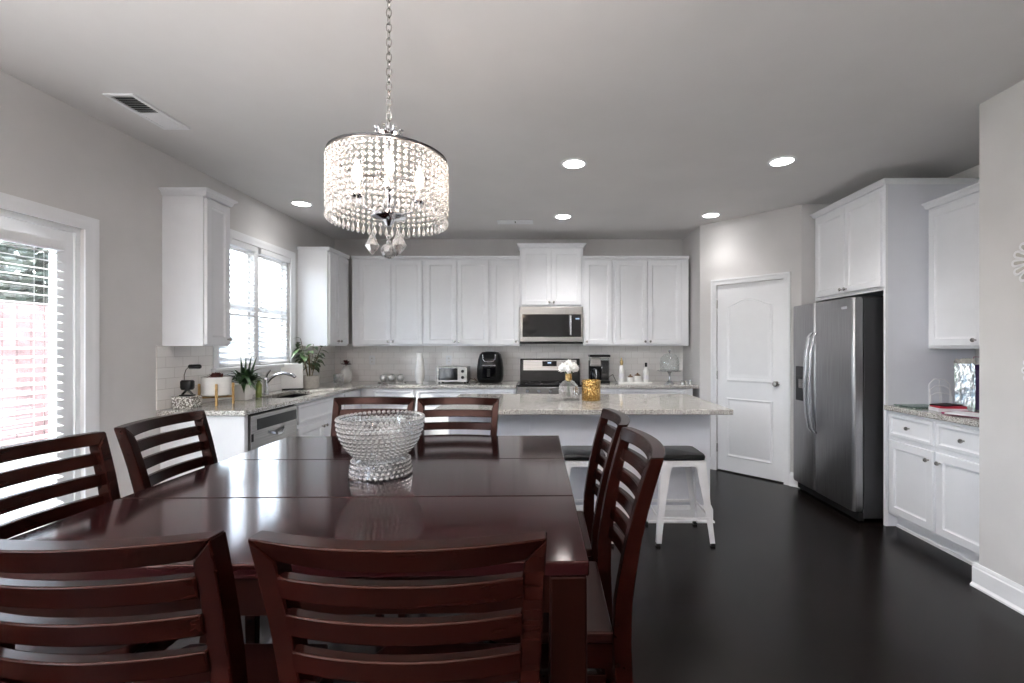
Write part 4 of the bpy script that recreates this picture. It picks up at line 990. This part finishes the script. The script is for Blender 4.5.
t = thing('planter', 'white planter on a pale wooden stand beside the mosaic box', 'planter', (-2.535, 3.50, CT), -.166); t.scale = (.9, .9, .95)
MB().lathe([(.085, .07), (.105, .08), (.108, .222), (.102, .222), (.098, .19), (.003, .19)], 32, cap=False).build('pot', 'ceramic', t, smooth=45)
MB().lathe([(.099, .20), (.05, .206), (.003, .208)], 20).build('soil', 'soil', t)
for k in range(4):
    a = PI/4+k*PI/2; MB().tube([(.118*math.cos(a), .118*math.sin(a), 0), (.118*math.cos(a), .118*math.sin(a), .17)], .0095, 10).build('leg', 'paleoak', t, smooth=50)
MB().box(-.115, .115, -.009, .009, .052, .067).box(-.009, .009, -.115, .115, .052, .067).xf(Matrix.Rotation(PI/4, 4, 'Z')).build('crossbar', 'paleoak', t)
mb = MB()
for k in range(60):
    a = random.uniform(0, 2*PI); e = random.uniform(.15, 1.4); leaf(mb, (random.uniform(-.03, .03), random.uniform(-.03, .03), .208), (math.cos(a)*math.cos(e), math.sin(a)*math.cos(e), math.sin(e)), (0, 0, 1), .06, .028, .1, 3)
mb.build('succulent', 'redflower', t)
t = thing('potted_plant', 'spiky green plant in a square white pot near faucet', 'plant', (-2.525, 3.79, CT))
MB().loft([[(-a, -a, z), (a, -a, z), (a, a, z), (-a, a, z)] for a, z in ((.048, 0), (.062, .13), (.056, .13), (.054, .11))]).build('pot', 'ceramic', t, bevel=.004)
box(-.054, .054, -.054, .054, .108, .114).build('soil', 'soil', t)
mb = MB()
for k in range(240):
    a = random.uniform(0, 2*PI); e = random.uniform(.15, 1.2); z0_ = random.uniform(.13, .20); q = random.uniform(0, .05)
    if math.cos(a) < -.5 or (math.sin(a) < -.5 and k % 2): continue
    leaf(mb, (q*math.cos(a), q*math.sin(a), z0_), (math.cos(a)*math.cos(e), math.sin(a)*math.cos(e), math.sin(e)), (0, 0, 1), random.uniform(.10, .18), random.uniform(.024, .046), random.uniform(.1, .8), 4)
for k in range(4): leaf(mb, (.01*k, 0, .115), (.14*(k-1), .1, 1), (0, 1, 0), .26, .022, .02, 4)
mb.build('foliage', 'leafdark', t, smooth=60)
t = thing('soap_bottle', 'slim yellow-green soap bottle beside the white plant pot', 'bottle', (-2.50, 3.96, CT))
MB().lathe([(.022, 0), (.024, .01), (.024, .11), (.012, .135), (.012, .15)], 16).build('body', 'soap', t, smooth=45)
MB().lathe([(.013, .15), (.013, .165), (.005, .168)], 12).build('cap', 'ceramic', t)
t = thing('counter_sign', 'white block sign standing on the counter behind the faucet', 'sign', (-2.61, 4.68, CT), math.radians(22))
box(-.10, .10, -.02, .02, .012, .265).build('board', 'ceramic', t, bevel=.003)
box(-.09, .10, -.035, .035, 0, .012).build('stand', 'blackmatte', t, bevel=.002)
t = thing('potted_plant', 'broad-leaved plant in a grey pot right of the sink window', 'plant', (-2.525, 4.865, CT))
MB().lathe([(.085, 0), (.09, .01), (.105, .13), (.098, .13), (.094, .10), (.003, .10)], 28, cap=False).build('pot', 'greypot', t, smooth=45)
MB().lathe([(.096, .112), (.003, .116)], 20).build('soil', 'soil', t)
mb = MB(); st = MB()
for k in range(14):
    a = 2*PI*k/14+random.uniform(-.3, .3); sp_ = random.uniform(.05, .19); hh = random.uniform(.20, .36)
    if math.sin(a) > .15: hh = min(hh, .24); sp_ = min(sp_, .1)
    if k == 7: hh = .42
    if math.cos(a) < -.2: sp_ = min(sp_, .10)
    tip = Vector((sp_*math.cos(a), sp_*math.sin(a), .11+hh)); base_ = Vector((.02*math.cos(a), .02*math.sin(a), .11)); md_ = (base_+tip)/2+Vector((0, 0, .04))
    st.tube([base_, md_, tip], .003, 5)
    for q in range(6):
        f = .35+.65*q/5; p = base_.lerp(md_, min(1, f*2)) if f < .5 else md_.lerp(tip, f*2-1)
        b = a+random.uniform(-1.6, 1.6)
        if 4.865+p[1]+.06*math.sin(b) > 4.92 and p[2] > .33: continue
        if p[1]+.06*math.sin(b) < -.07 and p[2] < .33: continue
        leaf(mb, p, (math.cos(b), math.sin(b), random.uniform(-.2, .5)), (0, 0, 1), random.uniform(.07, .105), random.uniform(.045, .062), random.uniform(.2, .8), 4)
mb.build('foliage', 'leafmid', t, smooth=60); st.build('stems', 'stem', t)

# ------------------------------------------------------------------ clutter on the right counter
t = thing('gift_bag', 'shiny silver foil gift bag standing on right counter', 'gift bag', (2.935, 3.19, CT), -.7)
MB().loft([[(-w_, -d_, z), (w_, -d_, z), (w_, d_, z), (-w_, d_, z)] for w_, d_, z in ((.052, .03, 0), (.054, .031, .16), (.052, .016, .325))]).build('bag', 'foil', t)
mb = MB()
for k in range(14): leaf(mb, (random.uniform(-.035, .035), 0, .315), (random.uniform(-.5, .5), random.uniform(-.4, .4), 1), (0, 1, 0), .05, .045, 0, 3)
mb.build('tissue_paper', 'greypot', t)
t = thing('gift_bag', 'purple gift bag half hidden behind the silver foil bag', 'gift bag', (3.075, 3.24, CT), -.7)
MB().loft([[(-w_, -d_, z), (w_, -d_, z), (w_, d_, z), (-w_, d_, z)] for w_, d_, z in ((.085, .04, 0), (.087, .04, .28), (.085, .02, .315))]).build('bag', 'purple', t)
MB().tube([(-.03, 0, .315), (-.02, 0, .37), (.02, 0, .37), (.03, 0, .315)], .003, 6).build('handle', 'magenta', t)
t = thing('cutting_board', 'green tinted glass cutting board lying on right counter', 'cutting board', (2.735, 3.335, CT), .05)
box(-.12, .12, -.09, .09, .004, .012).build('board', 'greenglass', t, bevel=.002)
for x in (-.10, .10):
    for y in (-.07, .07): MB().lathe([(.006, 0), (.006, .0045)], 8, (x, y, 0)).build('foot', 'ceramic', t)
def flat_item(name, label, cat, x, y, z, a, w_, d_, h_, m, grp=None):
    o = box(-w_/2, w_/2, -d_/2, d_/2, 0, h_).build(name, m, bevel=min(.002, h_*.3)); at(o, (x, y, z), a); tag(o, label, cat, grp); return o
flat_item('magazine', 'magenta magazine under the open pale one on right counter', 'magazine', 2.75, 2.94, CT, .2, .20, .22, .010, 'magenta')
flat_item('magazine', 'open pale magazine at counter edge nearest the right wall', 'magazine', 2.70, 2.88, CT+.0104, .45, .17, .22, .008, 'paper')
flat_item('envelope_stack', 'stack of white envelopes in front of the foil bag', 'envelopes', 2.765, 3.13, CT, -.25, .17, .12, .022, 'paper')
flat_item('notebook', 'red notebook lying on the envelope stack', 'notebook', 2.77, 3.135, CT+.0225, -.2, .16, .11, .016, 'red')
flat_item('folder', 'thin black folder lying on top of the red notebook', 'folder', 2.76, 3.14, CT+.039, .3, .17, .10, .008, 'blackmatte')
t = thing('letter_rack', 'white wire letter rack behind the envelopes on right counter', 'letter rack', (2.93, 3.38, CT), -.5)
box(-.065, .065, -.03, .03, 0, .006).build('base', 'stoolwhite', t)
for y, h_ in ((-.027, .10), (0, .15), (.027, .20)):
    MB().tube([(-.06, y, .004), (-.06, y, h_*.8), (-.03, y, h_), (.03, y, h_), (.06, y, h_*.8), (.06, y, .004)], .003, 6).tube([(0, y, .004), (0, y, h_)], .002, 6).build('wire_divider', 'stoolwhite', t, smooth=60)

# ------------------------------------------------------------------ unseen uplighters added behind the camera to brighten the ceiling and room
def fill_torchiere(x, y, label):
    t = thing('added_fill_lamp', label, 'added fill lamp', (x, y, 0))
    MB().lathe([(.003, 0), (.15, 0), (.15, .015), (.03, .03), (.014, .05)], 28).build('base', 'blackmatte', t, smooth=40)
    MB().lathe([(.012, .03), (.012, 1.66)], 12).build('pole', 'blackmatte', t, smooth=40)
    MB().lathe([(.013, 1.65), (.05, 1.67), (.13, 1.72), (.18, 1.80), (.176, 1.80), (.125, 1.725), (.02, 1.69)], 32, cap=False).build('lamp_shade', 'ceramic', t, smooth=50)
    MB().lathe([(.14, 1.745), (.003, 1.75)], 24, cap=False).build('diffuser', 'fill_uplight', t, smooth=50)
fill_torchiere(-.42, -1.15, 'added unseen fill uplighter behind the camera in line with the dining table')
fill_torchiere(-1.75, -.95, 'added unseen fill uplighter behind the camera near the living window')
